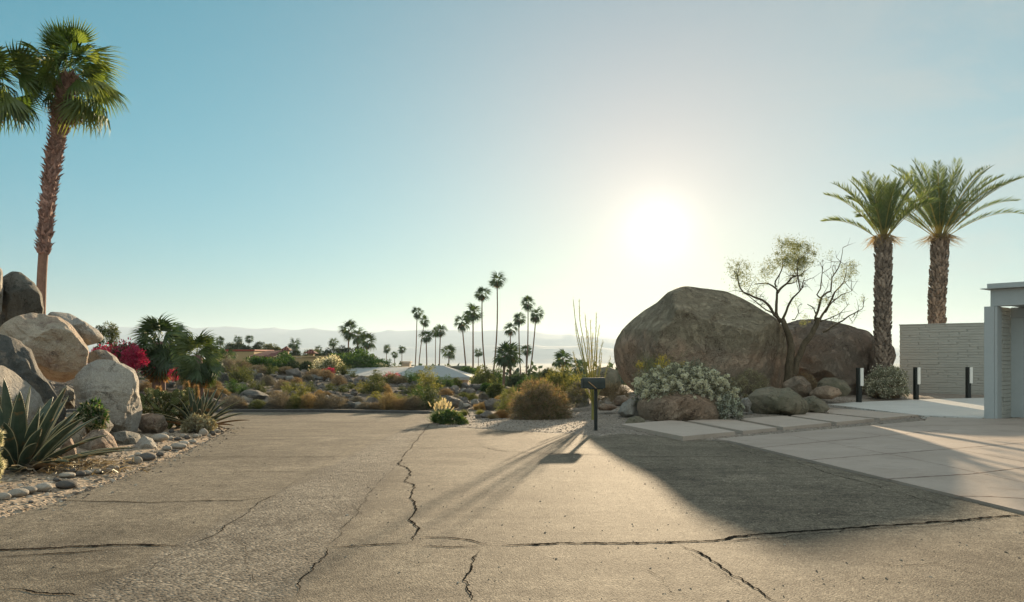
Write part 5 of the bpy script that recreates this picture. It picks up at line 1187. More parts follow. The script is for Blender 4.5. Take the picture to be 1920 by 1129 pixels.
# ------------------------------------------------------------------ date palms
def date_palm(px_pts, d, Rcr, lb, seed, rw, nf=46, sprd=52):
    pts = np.array([P(a, b, d) for a, b in px_pts]); g = h1(pts[0][0], d); pts = np.concatenate([[[pts[0][0], d, g - .2]], pts]); o = pts[0].copy(); o[2] = g
    root = empty('date_palm', o, lb, 'palm', 'date palms of the right garden'); pts = pts - o
    L = np.r_[0, np.cumsum(np.linalg.norm(np.diff(pts, axis=0), axis=1))]; t = np.linspace(0, L[-1], 30); C = np.stack([np.interp(t, L, pts[:, k]) for k in range(3)], -1)
    for _ in range(3): C[1:-1] = (C[:-2] + C[1:-1] * 2 + C[2:]) / 4
    mb = MB(); mb.tube(C, rw * .86, 16); mb.build('trunk', M['bark_date'], root, smooth=True)
    r_ = np.random.RandomState(seed); mb = MB(); rows = int(L[-1] / .095); per = 11
    for i in range(rows):
        z = (i + .5) / rows * C[-1, 2]
        for j in range(per):
            a = (j + .5 * (i % 2)) * 2 * math.pi / per + r_.normal() * .1; cx_ = np.interp(z, C[:, 2], C[:, 0]); cy_ = np.interp(z, C[:, 2], C[:, 1])
            u = np.array([math.cos(a), math.sin(a), 0]); v = np.array([-u[1], u[0], 0]); zz = z + r_.normal() * .02
            b = np.array([cx_, cy_, zz]) + u * rw * .80; ln = .17 + .09 * r_.rand(); out = .08 + .08 * r_.rand(); w_ = .085
            top = b + u * out + np.array([0, 0, ln]); V = [b - v * w_, b + v * w_, top + v * w_ * .55, top - v * w_ * .55, b + u * out * .9 + np.array([0, 0, ln * .35]), top - u * .04]
            k = mb.n; tn = r_.rand(); mb.add(V, [[3, 2, 5, 5]] if False else [[0, 3, 4, 0]] if False else np.zeros((0, 4), int), tn)
            mb.V.append(np.array(V, float)); mb.n += 6; tris = np.array([[0, 1, 4], [1, 2, 4], [2, 3, 4], [3, 0, 4], [2, 5, 3], [1, 5, 2], [0, 3, 5]]) + k
            mb.F3.append(tris); mb.T3.append(np.full(7, tn))
    mb.build('leaf_bases', M['bark_date'], root)
    top = C[-1]; mb = MB(); st = MB()
    for k in range(nf):
        t_ = (k + .5) / nf; e0 = R(88 - sprd * t_ ** 1.1 + r_.normal() * 5); a = k * 2.39996 + r_.normal() * .2; Lf = Rcr * (.92 + .3 * r_.rand()) * (.85 + .25 * t_)
        m = 16; ss = np.linspace(0, 1, m); el_ = e0 - R(22 + 34 * t_) * ss ** 1.8; ds = Lf / (m - 1)
        r = np.r_[0, np.cumsum(np.cos(el_[:-1]) * ds)]; z = np.r_[0, np.cumsum(np.sin(el_[:-1]) * ds)]
        u = np.array([math.cos(a), math.sin(a), 0]); v = np.array([-u[1], u[0], 0]); Cc = top + r[:, None] * u + z[:, None] * np.array([0, 0, 1])
        st.tube(Cc, np.linspace(.022, .004, m), 4, tone=.9, cap=False)
        nl = 58; s2 = .20 + .80 * (np.arange(nl) + .5) / nl
        for sg in (-1, 1):
            cp = np.stack([np.interp(s2, ss, Cc[:, q]) for q in range(3)], -1); ee = np.interp(s2, ss, el_)
            tg = np.cos(ee)[:, None] * u + np.sin(ee)[:, None] * np.array([0, 0, 1]); nm = -np.sin(ee)[:, None] * u + np.cos(ee)[:, None] * np.array([0, 0, 1])
            ang = R(60) - R(20) * s2 + r_.normal(size=nl) * .09; dr = tg * np.cos(ang)[:, None] + (v * sg * .87 + nm * .42) * np.sin(ang)[:, None]
            ll = (.27 + .10 * Rcr) * np.sin(np.clip((s2 - .12) * 1.05, 0, 1) * math.pi) ** .45 * (.85 + .3 * r_.rand(nl)) * np.where(s2 > .85, .8, 1)
            leaves(mb, cp, dr, ll, .030, r_, tone=np.clip(.45 + .2 * r_.normal() + .15 * r_.normal(size=nl), 0, 1))
    mb.build('crown', M['date_green'], root); st.build('frond_ribs', M['ocotillo'], root)
    # hanging dry fruit stalks
    db = MB(); n = 260; p = top + rdir(r_, n) * np.array([.9, .9, .25]) * rw * 1.5 + np.array([0, 0, .25]); e = p + rdir(r_, n) * .5 * Rcr * .5; e[:, 2] = p[:, 2] - .1 - r_.rand(n) * .5
    twigs(db, p, e, .02, r_); db.build('fruit_stalks', M['gold'], root)
    return root
date_palm([(1655, 690), (1655, 600), (1656, 520), (1656, 455)], 32.6, 2.65, 'left date palm, standing among the boulders', 31, .27, 34, 42)
date_palm([(1756, 640), (1757, 560), (1761, 500), (1763, 452)], 39, 3.9, 'right date palm with the fuller crown, rising behind the block wall', 32, .36, 50)
# ------------------------------------------------------------------ agaves
def agave(px, base, d, n, L, Wd, lb, seed, lean=(0, 0), e0=82, e1=8):
    r_ = np.random.RandomState(seed); x = (px - 960) / FPX * d; g = CAMZ - (base - HOR) / FPX * d
    root = empty('agave', (x, d, g), lb, 'agave', 'blue agaves of the left bank')
    for k in range(n):
        t_ = (k + .5) / n; e = R(e0 + (e1 - e0) * t_ + r_.normal() * 4); a = k * 2.39996 + r_.normal() * .15
        u = np.array([math.cos(a), math.sin(a), 0]); dr0 = u * math.cos(e) + np.array([0, 0, math.sin(e)]) + np.array([lean[0], lean[1], 0]); dr0 /= np.linalg.norm(dr0)
        v = np.cross(dr0, [0, 0, 1.]); v /= np.linalg.norm(v) + 1e-9; nm = np.cross(v, dr0)
        Lk = L * (.8 + .35 * r_.rand()) * (.8 + .2 * math.sin(t_ * 3)); Wk = Wd * (.85 + .3 * r_.rand()); m = 16
        ss = np.linspace(0, 1, m); bend = -(.10 + .10 * r_.rand()) * Lk * ss ** 2.2 if t_ > .25 else 0 * ss
        C = dr0 * (ss * Lk)[:, None] + np.array([0, 0, 1.])[None] * bend[:, None] + u * .08
        wv = Wk * np.interp(ss, [0, .06, .25, .5, .75, .92, 1], [.62, .60, .78, 1, .80, .34, .02]); th = Wk * .16 * (1 - ss) ** .7 + .006
        cs = np.array([-1, -.93, -.55, 0, .55, .93, 1.]); up = np.array([.30, .25, .08, 0, .08, .25, .30])
        V = []; 
        for i in range(m):
            for c_, q in zip(cs, up): V.append(C[i] + v * c_ * wv[i] / 2 + nm * (q * wv[i] * .62))
        for i in range(m):
            for c_, q in zip(cs, up): V.append(C[i] + v * c_ * wv[i] / 2 + nm * (q * wv[i] * .62 - th[i] * (1 - abs(c_) ** 2) - .002))
        V = np.array(V); F = []; T = []
        mgn = m * 7
        for i in range(m - 1):
            for j in range(6):
                a0 = i * 7 + j; F.append([a0, a0 + 1, a0 + 8, a0 + 7]); T.append(.85 if j in (0, 5) else .45)
                b0 = a0 + mgn; F.append([b0, b0 + 7, b0 + 8, b0 + 1]); T.append(.85 if j in (0, 5) else .45)
            for j in (0, 6):
                a0 = i * 7 + j; F.append([a0, a0 + 7, a0 + 7 + mgn, a0 + mgn]); T.append(.85)
        if t_ > .86: T = [.05] * len(T)
        mb = MB(); mb.add(V, F, T)
        # marginal teeth and end spine
        ts = np.linspace(.06, .9, int(Lk / .035)); TV = []; TF = []
        for sg in (-1, 1):
            for s_ in ts:
                c_ = np.array([np.interp(s_, ss, C[:, q]) for q in range(3)]); w_ = np.interp(s_, ss, wv); e_ = c_ + v * sg * w_ / 2 + nm * .19 * w_
                TV += [e_ - dr0 * .007, e_ + dr0 * .007, e_ + v * sg * .016 + dr0 * .006]; TF.append([len(TV) - 3, len(TV) - 2, len(TV) - 1])
        mb.add(TV, TF, .05)
        mb.build('leaf', M['agave'], root, smooth=False)
    return root
agave(34, 893, 10.2, 54, 1.26, .17, 'big blue-green agave with brown-streaked leaves at the left edge', 41, (.16, 0), 84, 10)
agave(372, 802, 17.4, 40, 1.02, .115, 'slimmer dark green agave at the road corner above the grey shrub', 42, (.12, 0), 86, 12)
# dead leaves and litter below the big agave
r_ = np.random.RandomState(5); mb = MB(); n = 420; c0 = G(55, 905); c0 = np.array([c0[0], 10.0, CAMZ - (900 - HOR) / FPX * 10.0])
p = c0 + r_.normal(size=(n, 3)) * np.array([.42, .28, .0]); p[:, 2] = H(p[:, 0], p[:, 1]) + .12 * r_.rand(n); twigs(mb, p, p + rdir(r_, n) * np.array([.22, .2, .08]), .018, r_, bend=.25)
o = mb.build('leaf_litter', M['dry'], origin=c0, loc=c0); tag(o, 'heap of brown dead agave leaves under the big agave', 'dead leaves')

# ------------------------------------------------------------------ prickly pear, barrel cacti, cholla
def pad(mb, c, ax, nrm, L, Wd, th, tone):
    V, F = ico(2); s = np.cross(ax, nrm); s /= np.linalg.norm(s)
    W = V[:, 0:1] * s * Wd / 2 * (1 - .18 * V[:, 2:3] * -1 * .0) + V[:, 1:2] * nrm * th / 2 + (V[:, 2:3] + 1) * ax * L / 2
    k = (V[:, 2] + 1) / 2; W = W - V[:, 0:1] * s * Wd / 2 * (1 - (.55 + .45 * np.sin(np.clip(k, 0, 1) * 2.2)))[:, None]
    mb.add(W + c, F, tone)
def prickly(px, base, d, wd, hh, lb, seed, npad):
    r_ = np.random.RandomState(seed); s_ = d / FPX; x = (px - 960) * s_; g = h1(x, d)
    root = empty('prickly_pear', (x, d, g), lb, 'cactus', 'cacti of the left bank'); W, Hh = wd * s_, hh * s_ + (CAMZ - (base - HOR) * s_ - g)
    jobs = []
    for k in range(9): jobs.append((np.array([(r_.rand() - .5) * W * .7, (r_.rand() - .5) * .5, 0]), np.array([r_.normal() * .3, r_.normal() * .2, 1.]), 0))
    done = 0; mb = MB(); sp = MB()
    while jobs and done < npad:
        c, ax, gen = jobs.pop(0); ax = ax / np.linalg.norm(ax); nrm = rdir(r_, 1)[0]; nrm -= ax * (nrm @ ax); nrm /= np.linalg.norm(nrm)
        L = .24 * (.8 + .4 * r_.rand()); pad(mb, c, ax, nrm, L, L * .74, .045, np.clip(.45 + r_.normal() * .25, 0, 1)); done += 1
        q = rdir(r_, 36); s = np.cross(ax, nrm); pp = c + ax * L * .5 + s * q[:, :1] * L * .33 + ax * q[:, 2:] * L * .44 + nrm * .03 * np.sign(q[:, 1:2]); twigs(sp, pp, pp + (nrm * np.sign(q[:, 1:2]) + rdir(r_, 36) * .6) * .028, .003, r_, tone=np.ones(36))
        tip = c + ax * L * .92
        for j in range(r_.randint(1, 4)):
            a2 = ax + rdir(r_, 1)[0] * .75; a2[2] = max(a2[2], .15)
            if tip[2] < Hh * .82 and abs(tip[0]) < W * .5: jobs.append((tip + (a2 - ax) * .03, a2, gen + 1))
    mb.build('pads', M['pear'], root, smooth=True); sp.build('spines', M['plume'], root)
prickly(312, 802, 17.6, 92, 68, 'wide prickly pear cactus left of the slimmer agave', 51, 120)
prickly(345, 800, 18.0, 40, 56, 'small prickly pear clump crowded against the slimmer agave', 52, 40)
def barrel(px, cyp, w_, h_, d, lb):
    s_ = d / FPX; x = (px - 960) * s_; zb = CAMZ - (cyp + h_ / 2 - HOR) * s_; g = h1(x, d); W, Hh = w_ * s_, max(h_ * s_, .05)
    root = empty('barrel_cactus', (x, d, g), lb, 'cactus', 'cacti of the left bank'); Hh = Hh + max(0, zb - g)
    nr, k = 18, 14; V = []; F = []
    for i in range(k + 1):
        t_ = i / k; z = Hh * t_; rr = W / 2 * (math.sin(min(1, (t_ * .92 + .08) * 1.0) * math.pi) ** .35 if t_ < .999 else .1)
        for j in range(nr * 2): a = j * math.pi / nr; q = rr * (1 if j % 2 else .84); V.append((q * math.cos(a), q * math.sin(a), z))
    for i in range(k):
        for j in range(nr * 2): F.append([i * nr * 2 + j, i * nr * 2 + (j + 1) % (nr * 2), (i + 1) * nr * 2 + (j + 1) % (nr * 2), (i + 1) * nr * 2 + j])
    mb = MB(); mb.add(V, F); mb.build('ribbed_body', M['pear'], root)
    r_ = np.random.RandomState(int(px)); n = 1400; a = r_.rand(n) * 6.28; z = Hh * r_.rand(n) ** .8; rr = W / 2 * np.sin(np.clip(z / Hh * .92 + .08, 0, 1) * math.pi) ** .35
    p = np.stack([rr * np.cos(a), rr * np.sin(a), z], -1); e = p + np.stack([np.cos(a), np.sin(a), r_.normal(size=n) * .6 + .3], -1) * .05; sp = MB(); twigs(sp, p, e, .006, r_); sp.build('spines', M['orange'], root)
barrel(297, 731, 12, 12, 20, 'round reddish barrel cactus above the prickly pear'); barrel(350, 727, 11, 24, 19.6, 'columnar reddish barrel cactus behind the slimmer agave'); barrel(368, 729, 9, 14, 20.2, 'short reddish barrel cactus right of the columnar one')
# cholla at the picture edge
r_ = np.random.RandomState(77); cpos = P(-8, 815, 8.8); g = h1(cpos[0], 8.8); root = empty('cholla_cactus', (cpos[0], 8.8, g), 'pale yellow spiny cholla cactus cut off by the left edge', 'cactus', 'cacti of the left bank')
mb = MB(); sp = MB()
segs = [((0, 0, 0), (0, 0, .42), .05), ((0, 0, .40), (-.12, 0, .62), .045), ((0, 0, .38), (.03, .02, .56), .045), ((0, 0, .22), (-.18, .04, .34), .045), ((.0, 0, .12), (.06, 0, .22), .045)]
for a, b, rr in segs:
    a, b = np.array(a, float), np.array(b, float); ts = np.linspace(0, 1, 7); mb.tube(a + (b - a) * ts[:, None], rr * np.array([.7, .95, 1, 1, 1, .9, .35]), 10, tone=.9)
    n = 420; t_ = r_.rand(n)[:, None]; dd = rdir(r_, n); p = a + (b - a) * t_ + dd * rr * .8; twigs(sp, p, p + dd * .045, .0035, r_, tone=np.ones(n))
mb.build('stems', M['pear'], root, smooth=True); sp.build('spines', M['plume'], root)

# shrubs of the left bank and right garden
def close_bush(name, px, top, wd, base, d, lb, parts, seed, group=None, nlump=60, cat='shrub', dome=True, sag=0.):
    """parts: list of (part, mat, n, size, mode)"""
    r_ = np.random.RandomState(seed); s_ = d / FPX; x = (px - 960) * s_; g = h1(x, d); zb = CAMZ - (base - HOR) * s_; W, Hh = wd * s_, (base - top) * s_
    root = empty(name, (x, d, g), lb, cat, group); c = lumps(r_, nlump, W * .44, W * .36, Hh * .9, 0, .72) + np.array([0, 0, zb - g])
    for pn, mt, n, sz, mode in parts:
        mb = MB(); i = r_.randint(0, len(c), n); d_ = rdir(r_, n, .35); rad = W * (.05 + .09 * r_.rand(len(c)) ** 2)[i][:, None]
        if mode == 'leaf': leaves(mb, c[i] + d_ * rad * (.4 + .6 * r_.rand(n)[:, None]), d_ + rdir(r_, n) * .7, sz * (.6 + .8 * r_.rand(n)), sz * .6, r_)
        elif mode == 'head': leaves(mb, c[i] + d_ * rad * (1.0 + .12 * r_.rand(n)[:, None]), d_ + rdir(r_, n) * .6, sz, sz * .9, r_)
        elif mode == 'tip':
            q = c[i] + d_ * rad; twigs(mb, q * .75, q * (1.0 + .0 * rad), .006, r_)
        elif mode == 'cluster':
            sc_ = fbm(c * 1.6, 3, seed) ; k = np.where(sc_ > -.2)[0]; cc = c[k][r_.randint(0, len(k), 900)] ; cc = cc + rdir(r_, len(cc), .4) * W * .055
            ii = r_.randint(0, len(cc), n); dd = rdir(r_, n, .3); leaves(mb, cc[ii] + dd * .045 * r_.rand(n)[:, None], dd + rdir(r_, n) * .4, sz * .8, sz * .8, r_)
        elif mode == 'twig': q = c[i] + d_ * rad; twigs(mb, q, q + (d_ + rdir(r_, n) * .5) * sz, .008, r_)
        elif mode == 'inner': q = c[i] * (.3 + .6 * r_.rand(n)[:, None]); twigs(mb, q * .4, q + d_ * rad, .012, r_)
        elif mode == 'sparsehead':
            k = r_.choice(len(c), max(4, len(c) // 4), False); ii = k[r_.randint(0, len(k), n)]; dd = rdir(r_, n, .8); leaves(mb, c[ii] * np.array([1.05, 1.05, 1.08]) + dd * W * .10 * r_.rand(n)[:, None], dd, sz * .7, sz * .7, r_)
        mb.build(pn, M[mt], root)
    return root
close_bush('silver_shrub', 172, 752, 66, 802, 13.4, 'silvery green shrub in the gap between the piled boulders', [('leaves', 'green', 2200, .06, 'leaf'), ('silver_leaves', 'silver', 2600, .05, 'leaf'), ('branches', 'dry', 300, .1, 'inner')], 81, nlump=30)
close_bush('silver_shrub', 372, 776, 66, 808, 16.4, 'low rounded grey shrub at the foot of the slimmer agave', [('leaves', 'silver', 5000, .035, 'leaf'), ('branches', 'drygrey', 900, .1, 'inner'), ('seed_heads', 'dry', 1800, .03, 'leaf')], 82, nlump=46)
close_bush('flowering_shrub', 1282, 681, 216, 752, 21.7, 'big grey-olive shrub covered in white flowers draped over the low brown rock',
    [('leaves', 'greyolive', 12000, .05, 'leaf'), ('flower_heads', 'whiteflower', 42000, .046, 'cluster'), ('branches', 'drygrey', 1200, .1, 'inner')], 83, nlump=230)
close_bush('flowering_shrub', 1368, 735, 62, 788, 20.7, 'white flowering shrub trailing to the walkway, right of the low brown rock', [('leaves', 'greyolive', 3600, .05, 'leaf'), ('flower_heads', 'whiteflower', 4600, .040, 'cluster')], 84, nlump=60)
close_bush('brittlebush', 1240, 676, 130, 700, 23.4, 'thin yellow-flowered shrub behind the white flowering bush', [('stalks', 'yellowgreen', 700, .22, 'twig'), ('flower_heads', 'yellow', 600, .05, 'sparsehead')], 85, nlump=26)
close_bush('grey_shrub', 1405, 688, 80, 742, 27, 'dry grey-green shrub against the enormous boulder', [('twigs', 'drygrey', 5200, .09, 'twig'), ('leaves', 'silver', 4600, .04, 'leaf'), ('branches', 'dry', 500, .1, 'inner')], 86, nlump=60)
close_bush('grey_shrub', 1502, 700, 70, 735, 29.5, 'low brown shrub in the shade under the twisted tree', [('twigs', 'dry', 2400, .1, 'twig'), ('branches', 'dry', 400, .1, 'inner')], 87, nlump=30)
close_bush('grey_shrub', 1664, 682, 88, 738, 31, 'dense grey-white shrub round the foot of the left date palm', [('leaves', 'silver', 9000, .055, 'leaf'), ('branches', 'drygrey', 800, .1, 'inner'), ('flower_heads', 'whiteflower', 1500, .04, 'head')], 88, nlump=90)
close_bush('rusty_bush', 1012, 712, 128, 790, 22.2, 'large rusty orange bush on the gravel left of the mailbox', [('twigs', 'orange', 8000, .10, 'twig'), ('pale_twigs', 'dry', 8000, .12, 'twig'), ('leaves', 'yellowgreen', 6000, .03, 'leaf'), ('branches', 'dry', 1200, .1, 'inner'), ('green_leaves', 'olive', 2600, .035, 'leaf')], 89, nlump=120)
close_bush('yellow_bush', 960, 722, 60, 770, 25, 'yellow-green twiggy bush behind the left end of the rusty bush', [('twigs', 'yellowgreen', 3800, .12, 'twig'), ('branches', 'dry', 500, .1, 'inner')], 90, nlump=46)
close_bush('yellow_bush', 1052, 688, 120, 760, 27, 'tall yellow-green bush rising behind the rusty bush', [('twigs', 'yellowgreen', 5200, .13, 'twig'), ('leaves', 'olive', 6000, .045, 'leaf'), ('branches', 'dry', 700, .1, 'inner')], 91, nlump=80)
close_bush('yellow_bush', 1085, 715, 50, 758, 25, 'pale twiggy bush between the rusty bush and the ocotillo', [('twigs', 'drygrey', 3200, .10, 'twig'), ('leaves', 'yellowgreen', 1600, .035, 'leaf')], 92, nlump=40)
close_bush('green_shrub', 848, 768, 62, 797, 19.9, 'low green shrub at the tip of the gravel, right of the plumed grass', [('leaves', 'green', 6000, .035, 'leaf'), ('twigs', 'yellowgreen', 1400, .07, 'twig')], 93, nlump=46)
close_bush('grey_shrub', 1150, 722, 60, 752, 26, 'dark spiky low plants between the ocotillo and the enormous boulder', [('twigs', 'dry', 2200, .22, 'twig'), ('leaves', 'drygrey', 900, .04, 'leaf')], 94, nlump=30)
# plumed grass
q = hit(826, 793, 19); r_ = np.random.RandomState(95); root = empty('fountain_grass', q, 'clump of grass with pale feathery plumes at the road corner', 'grass clump')
mb = MB(); n = 1500; d_ = rdir(r_, n, 1.3); d_[:, 2] = np.abs(d_[:, 2]) + .25; d_ /= np.linalg.norm(d_, axis=1)[:, None]; b0 = rdir(r_, n) * .14; b0[:, 2] = 0
twigs(mb, b0, b0 + d_ * (.22 + .2 * r_.rand(n)[:, None]), .008, r_, bend=.15); mb.build('blades', M['green'], root)
mb = MB(); st = MB(); n = 46; d_ = rdir(r_, n, 1.8); d_[:, 2] = np.abs(d_[:, 2]) + .5; d_[:, 0] += .12; d_ /= np.linalg.norm(d_, axis=1)[:, None]; e = d_ * (.42 + .16 * r_.rand(n)[:, None]); twigs(st, np.zeros((n, 3)), e, .006, r_); st.build('stalks', M['yellowgreen'], root)
m = 70; pp = np.repeat(e, m, 0) + np.repeat(d_, m, 0) * (r_.rand(n * m)[:, None] - .6) * .13; leaves(mb, pp, np.repeat(d_, m, 0) + rdir(r_, n * m) * .7, .030, .008, r_); mb.build('plumes', M['plume'], root)

# ------------------------------------------------------------------ twisted tree of the right garden
def poly_tree(name, d, branches, clusters, lb, cat, seed, bark, leafm, leafn, leafsz, twn=4):
    r_ = np.random.RandomState(seed); g = h1((branches[0][0][0][0] - 960) / FPX * d, d); o = P(*branches[0][0][0], d); o[2] = g
    root = empty(name, o, lb, cat); mb = MB(); tw = MB(); cr = MB(); ends = []
    for pts, r0, r1, dy in branches:
        q = np.array([P(a, b, d + dy * k / (len(pts) - 1)) for k, (a, b) in enumerate(pts)]) ; q = q.copy(); q[0, 2] = min(q[0, 2], q[0, 2])
        L = np.r_[0, np.cumsum(np.linalg.norm(np.diff(q, axis=0), axis=1))]; n = max(6, int(L[-1] / .12)); t = np.linspace(0, L[-1], n)
        C = np.stack([np.interp(t, L, q[:, k]) for k in range(3)], -1) - o; C = C + np.stack([fbm(np.stack([t * 2.2, t * 0 + k * 7 + seed, t * 0 + len(pts)], -1), 3, k) for k in range(3)], -1) * .05
        mb.tube(C, .68 * np.linspace(r0, r1, n) * (1 + .12 * fbm(np.stack([t * 4, t * 0, t * 0], -1), 2, 3)), 8); ends.append(C)
        if r0 < .09:
            for k in range(int(L[-1] * twn)):
                i = r_.randint(n // 3, n); a = C[i]; dr = rdir(r_, 1, .6)[0]; e = a + dr * (.25 + .5 * r_.rand()); mid = (a + e) / 2 + r_.normal(size=3) * .05
                tw.tube([a, mid, e], [.012, .008, .003], 4, cap=False)
                for _ in range(2): e2 = mid + rdir(r_, 1, .4)[0] * .3; tw.tube([mid, e2], [.006, .002], 3, cap=False)
    mb.build('trunk', M[bark], root, smooth=True); tw.build('twigs', M[bark], root)
    for cx_, cy_, rr, den in clusters:
        c = P(cx_, cy_, d + r_.normal() * .5) - o; R_ = rr * 1.15 * d / FPX; n = int(leafn * den * (rr / 20) ** 2)
        sub = c + rdir(r_, 26) * R_ * 1.0 * r_.rand(26, 1) ** .4; i = r_.randint(0, 26, n); dd = rdir(r_, n); p = sub[i] + dd * R_ * .36 * np.abs(r_.normal(size=(n, 1)))
        leaves(cr, p, rdir(r_, n, -.2), leafsz * (.6 + .8 * r_.rand(n)), leafsz * .26, r_)
        k = int(50 * (rr / 20) ** 2 * max(den, .5)); a = sub[r_.randint(0, 26, k)]; twigs(tw_ := MB(), a, a + rdir(r_, k) * R_ * .55, .007, r_); 
        cr.V.append(np.concatenate(tw_.V)); cr.F3 += [f + cr.n for f in tw_.F3]; cr.F4 += [f + cr.n for f in tw_.F4]; cr.T3 += tw_.T3; cr.T4 += tw_.T4; cr.n += tw_.n
    cr.build('crown', M[leafm], root)
    return root
BR = [([(1478, 728), (1478, 706), (1481, 680), (1483, 652), (1475, 621), (1467, 600)], .27, .15, 0), ([(1483, 728), (1488, 705), (1499, 665), (1508, 645), (1520, 631), (1531, 610), (1534, 597)], .22, .14, 0),
      ([(1467, 602), (1452, 591), (1441, 573), (1430, 563), (1422, 560), (1393, 548), (1385, 532), (1384, 518), (1376, 508)], .085, .025, -.6), ([(1465, 604), (1457, 591), (1457, 571), (1458, 557), (1457, 541), (1448, 535), (1438, 530), (1414, 532)], .10, .02, .3),
      ([(1458, 548), (1464, 540), (1473, 533), (1482, 525), (1489, 520), (1500, 516), (1510, 506)], .075, .02, .5), ([(1455, 538), (1452, 530), (1462, 517), (1468, 501), (1466, 486)], .05, .018, -.3), ([(1468, 602), (1476, 576), (1482, 566), (1489, 557), (1502, 544), (1507, 522)], .08, .02, -.5),
      ([(1500, 545), (1499, 530), (1498, 520), (1494, 501), (1497, 480)], .045, .015, .3), ([(1474, 533), (1484, 531), (1493, 527), (1494, 516)], .04, .012, .1), ([(1455, 590), (1440, 582), (1420, 568), (1398, 552), (1391, 551)], .04, .012, .2),
      ([(1532, 604), (1526, 599), (1530, 588), (1537, 573), (1542, 557), (1550, 549), (1558, 546), (1561, 520), (1571, 504), (1577, 490), (1580, 465)], .075, .012, -.3), ([(1533, 604), (1545, 589), (1553, 578), (1560, 562), (1566, 546), (1575, 536), (1582, 528), (1587, 509)], .075, .02, .6),
      ([(1547, 586), (1554, 575), (1563, 565), (1578, 553), (1595, 546)], .05, .012, .3), ([(1541, 560), (1534, 555), (1531, 551), (1538, 541), (1541, 520), (1542, 493)], .045, .012, -.2), ([(1530, 592), (1526, 582), (1523, 575), (1513, 570)], .04, .012, -.2),
      ([(1543, 622), (1556, 617), (1568, 610), (1582, 602), (1595, 591), (1619, 577), (1618, 565), (1621, 555)], .055, .010, -.6), ([(1534, 604), (1555, 597), (1574, 589), (1582, 580), (1591, 568)], .04, .010, .3), ([(1484, 600), (1489, 600), (1496, 585), (1498, 572)], .03, .01, .2)]
CL = [(1382, 512, 24, .55), (1395, 520, 14, .5), (1473, 472, 22, 1.0), (1503, 474, 24, 1.2), (1494, 495, 22, .8), (1466, 488, 14, .9), (1442, 502, 17, .55), (1430, 520, 14, .4), (1486, 515, 14, .5), (1410, 545, 14, .35), (1590, 505, 18, .5), (1575, 520, 14, .35), (1578, 556, 16, .22), (1562, 585, 12, .2), (1489, 565, 12, .2), (1543, 562, 9, .5), (1558, 480, 9, .25), (1435, 575, 10, .2), (1618, 560, 6, .4), (1508, 600, 9, .6), (1425, 600, 7, .2), (1600, 498, 10, .4), (1480, 455, 9, .8)]
poly_tree('mesquite_tree', 29.5, BR, CL, 'twisted two-stemmed tree with thin foliage growing between the huge boulders', 'tree', 61, 'bark_dark', 'tree_pale', 1500, .07)
# ocotillo
OB = []
r_ = np.random.RandomState(62)
for k, (tx, ty) in enumerate([(1075, 562), (1086, 561), (1118, 586), (1078, 607), (1107, 600), (1124, 610), (1075, 660), (1145, 671), (1097, 590), (1131, 640), (1090, 630), (1112, 625), (1128, 660), (1102, 620), (1120, 640), (1084, 700)]):
    bx, by = 1113 + r_.normal() * 2, 762; kx = bx + (tx - bx) * .42 + (tx - bx) * .12 - 2; m_ = [(bx, by), (bx + (tx - bx) * .30, by + (ty - by) * .28), (bx + (tx - bx) * .62, by + (ty - by) * .55), (bx + (tx - bx) * .88 + r_.normal() * 2, by + (ty - by) * .8), (tx, ty)]
    OB.append((m_, .017, .006, r_.normal() * .5))
d = 21.3; o = P(1113, 762, d); o[2] = h1(o[0], d); root = empty('ocotillo', o, 'tall wand-like ocotillo behind the mailbox', 'ocotillo')
for pts, r0, r1, dy in OB:
    q = np.array([P(a, b, d + dy * k / 4) for k, (a, b) in enumerate(pts)]) - o; t = np.linspace(0, 1, 34); tk = np.linspace(0, 1, 5); C = np.stack([np.interp(t, tk, q[:, k]) for k in range(3)], -1)
    for _ in range(6): C[1:-1] = (C[:-2] + C[1:-1] * 2 + C[2:]) / 4
    C[0, 2] = -.05; mb = MB(); mb.tube(C, np.linspace(r0, r1, 34), 6, tone=.5); n = 200; i = r_.randint(3, 34, n); dd = rdir(r_, n, .3); leaves(mb, C[i] + dd * .015 + r_.normal(size=(n, 3)) * np.array([.004, .004, .04]), dd, .026, .012, r_, tone=.4 + .6 * r_.rand(n)); mb.build('stem', M['ocotillo'], root)

# ------------------------------------------------------------------ mailbox
mp_ = G(1117, 808); root = empty('mailbox', mp_, 'dark rural mailbox on a black post at the road edge', 'mailbox'); s_ = mp_[1] / FPX; top = (808 - 708) * s_; bh = 20 * s_
mb = MB(); mb.box((0, 0, (top - bh) / 2 - .1), (.066, .066, top - bh + .2), .2, .006); mb.build('post', M['black'], root)
mb = MB(); hw = .5 * 42 * s_; cxm = -4.5 * s_; prof = [(math.cos(a) * .10, (bh * .52) + math.sin(a) * bh * .48) for a in np.linspace(0, math.pi, 13)] + [(-.10, 0), (.10, 0)]
ang = .12; ca, sa = math.cos(ang), math.sin(ang); V = []
for sx in (-1, 1):
    for (yy, zz) in prof: xx = sx * hw; V.append((cxm + xx * ca - yy * sa, xx * sa + yy * ca, top - bh + zz))
n = len(prof); mb.add(V, [[i, (i + 1) % n, n + (i + 1) % n, n + i] for i in range(n)])
for off, sg in ((0, 1), (n, -1)): mb.F3.append(np.array([[off, off + i, off + i + 1][::sg] for i in range(1, n - 1)])); mb.T3.append(np.full(n - 2, .5))
body = mb.build('body', M['mail'], root)
mb = MB(); mb.box((cxm - hw * ca - .008, -hw * sa, top - bh + bh * .45), (.014, .205, bh * .88), ang, .006); door = mb.build('door', M['mail'], root)
mb = MB(); mb.box((cxm - hw * ca - .022, -hw * sa, top - bh * .2), (.02, .04, .02), ang, .004); mb.build('handle', M['black'], door)
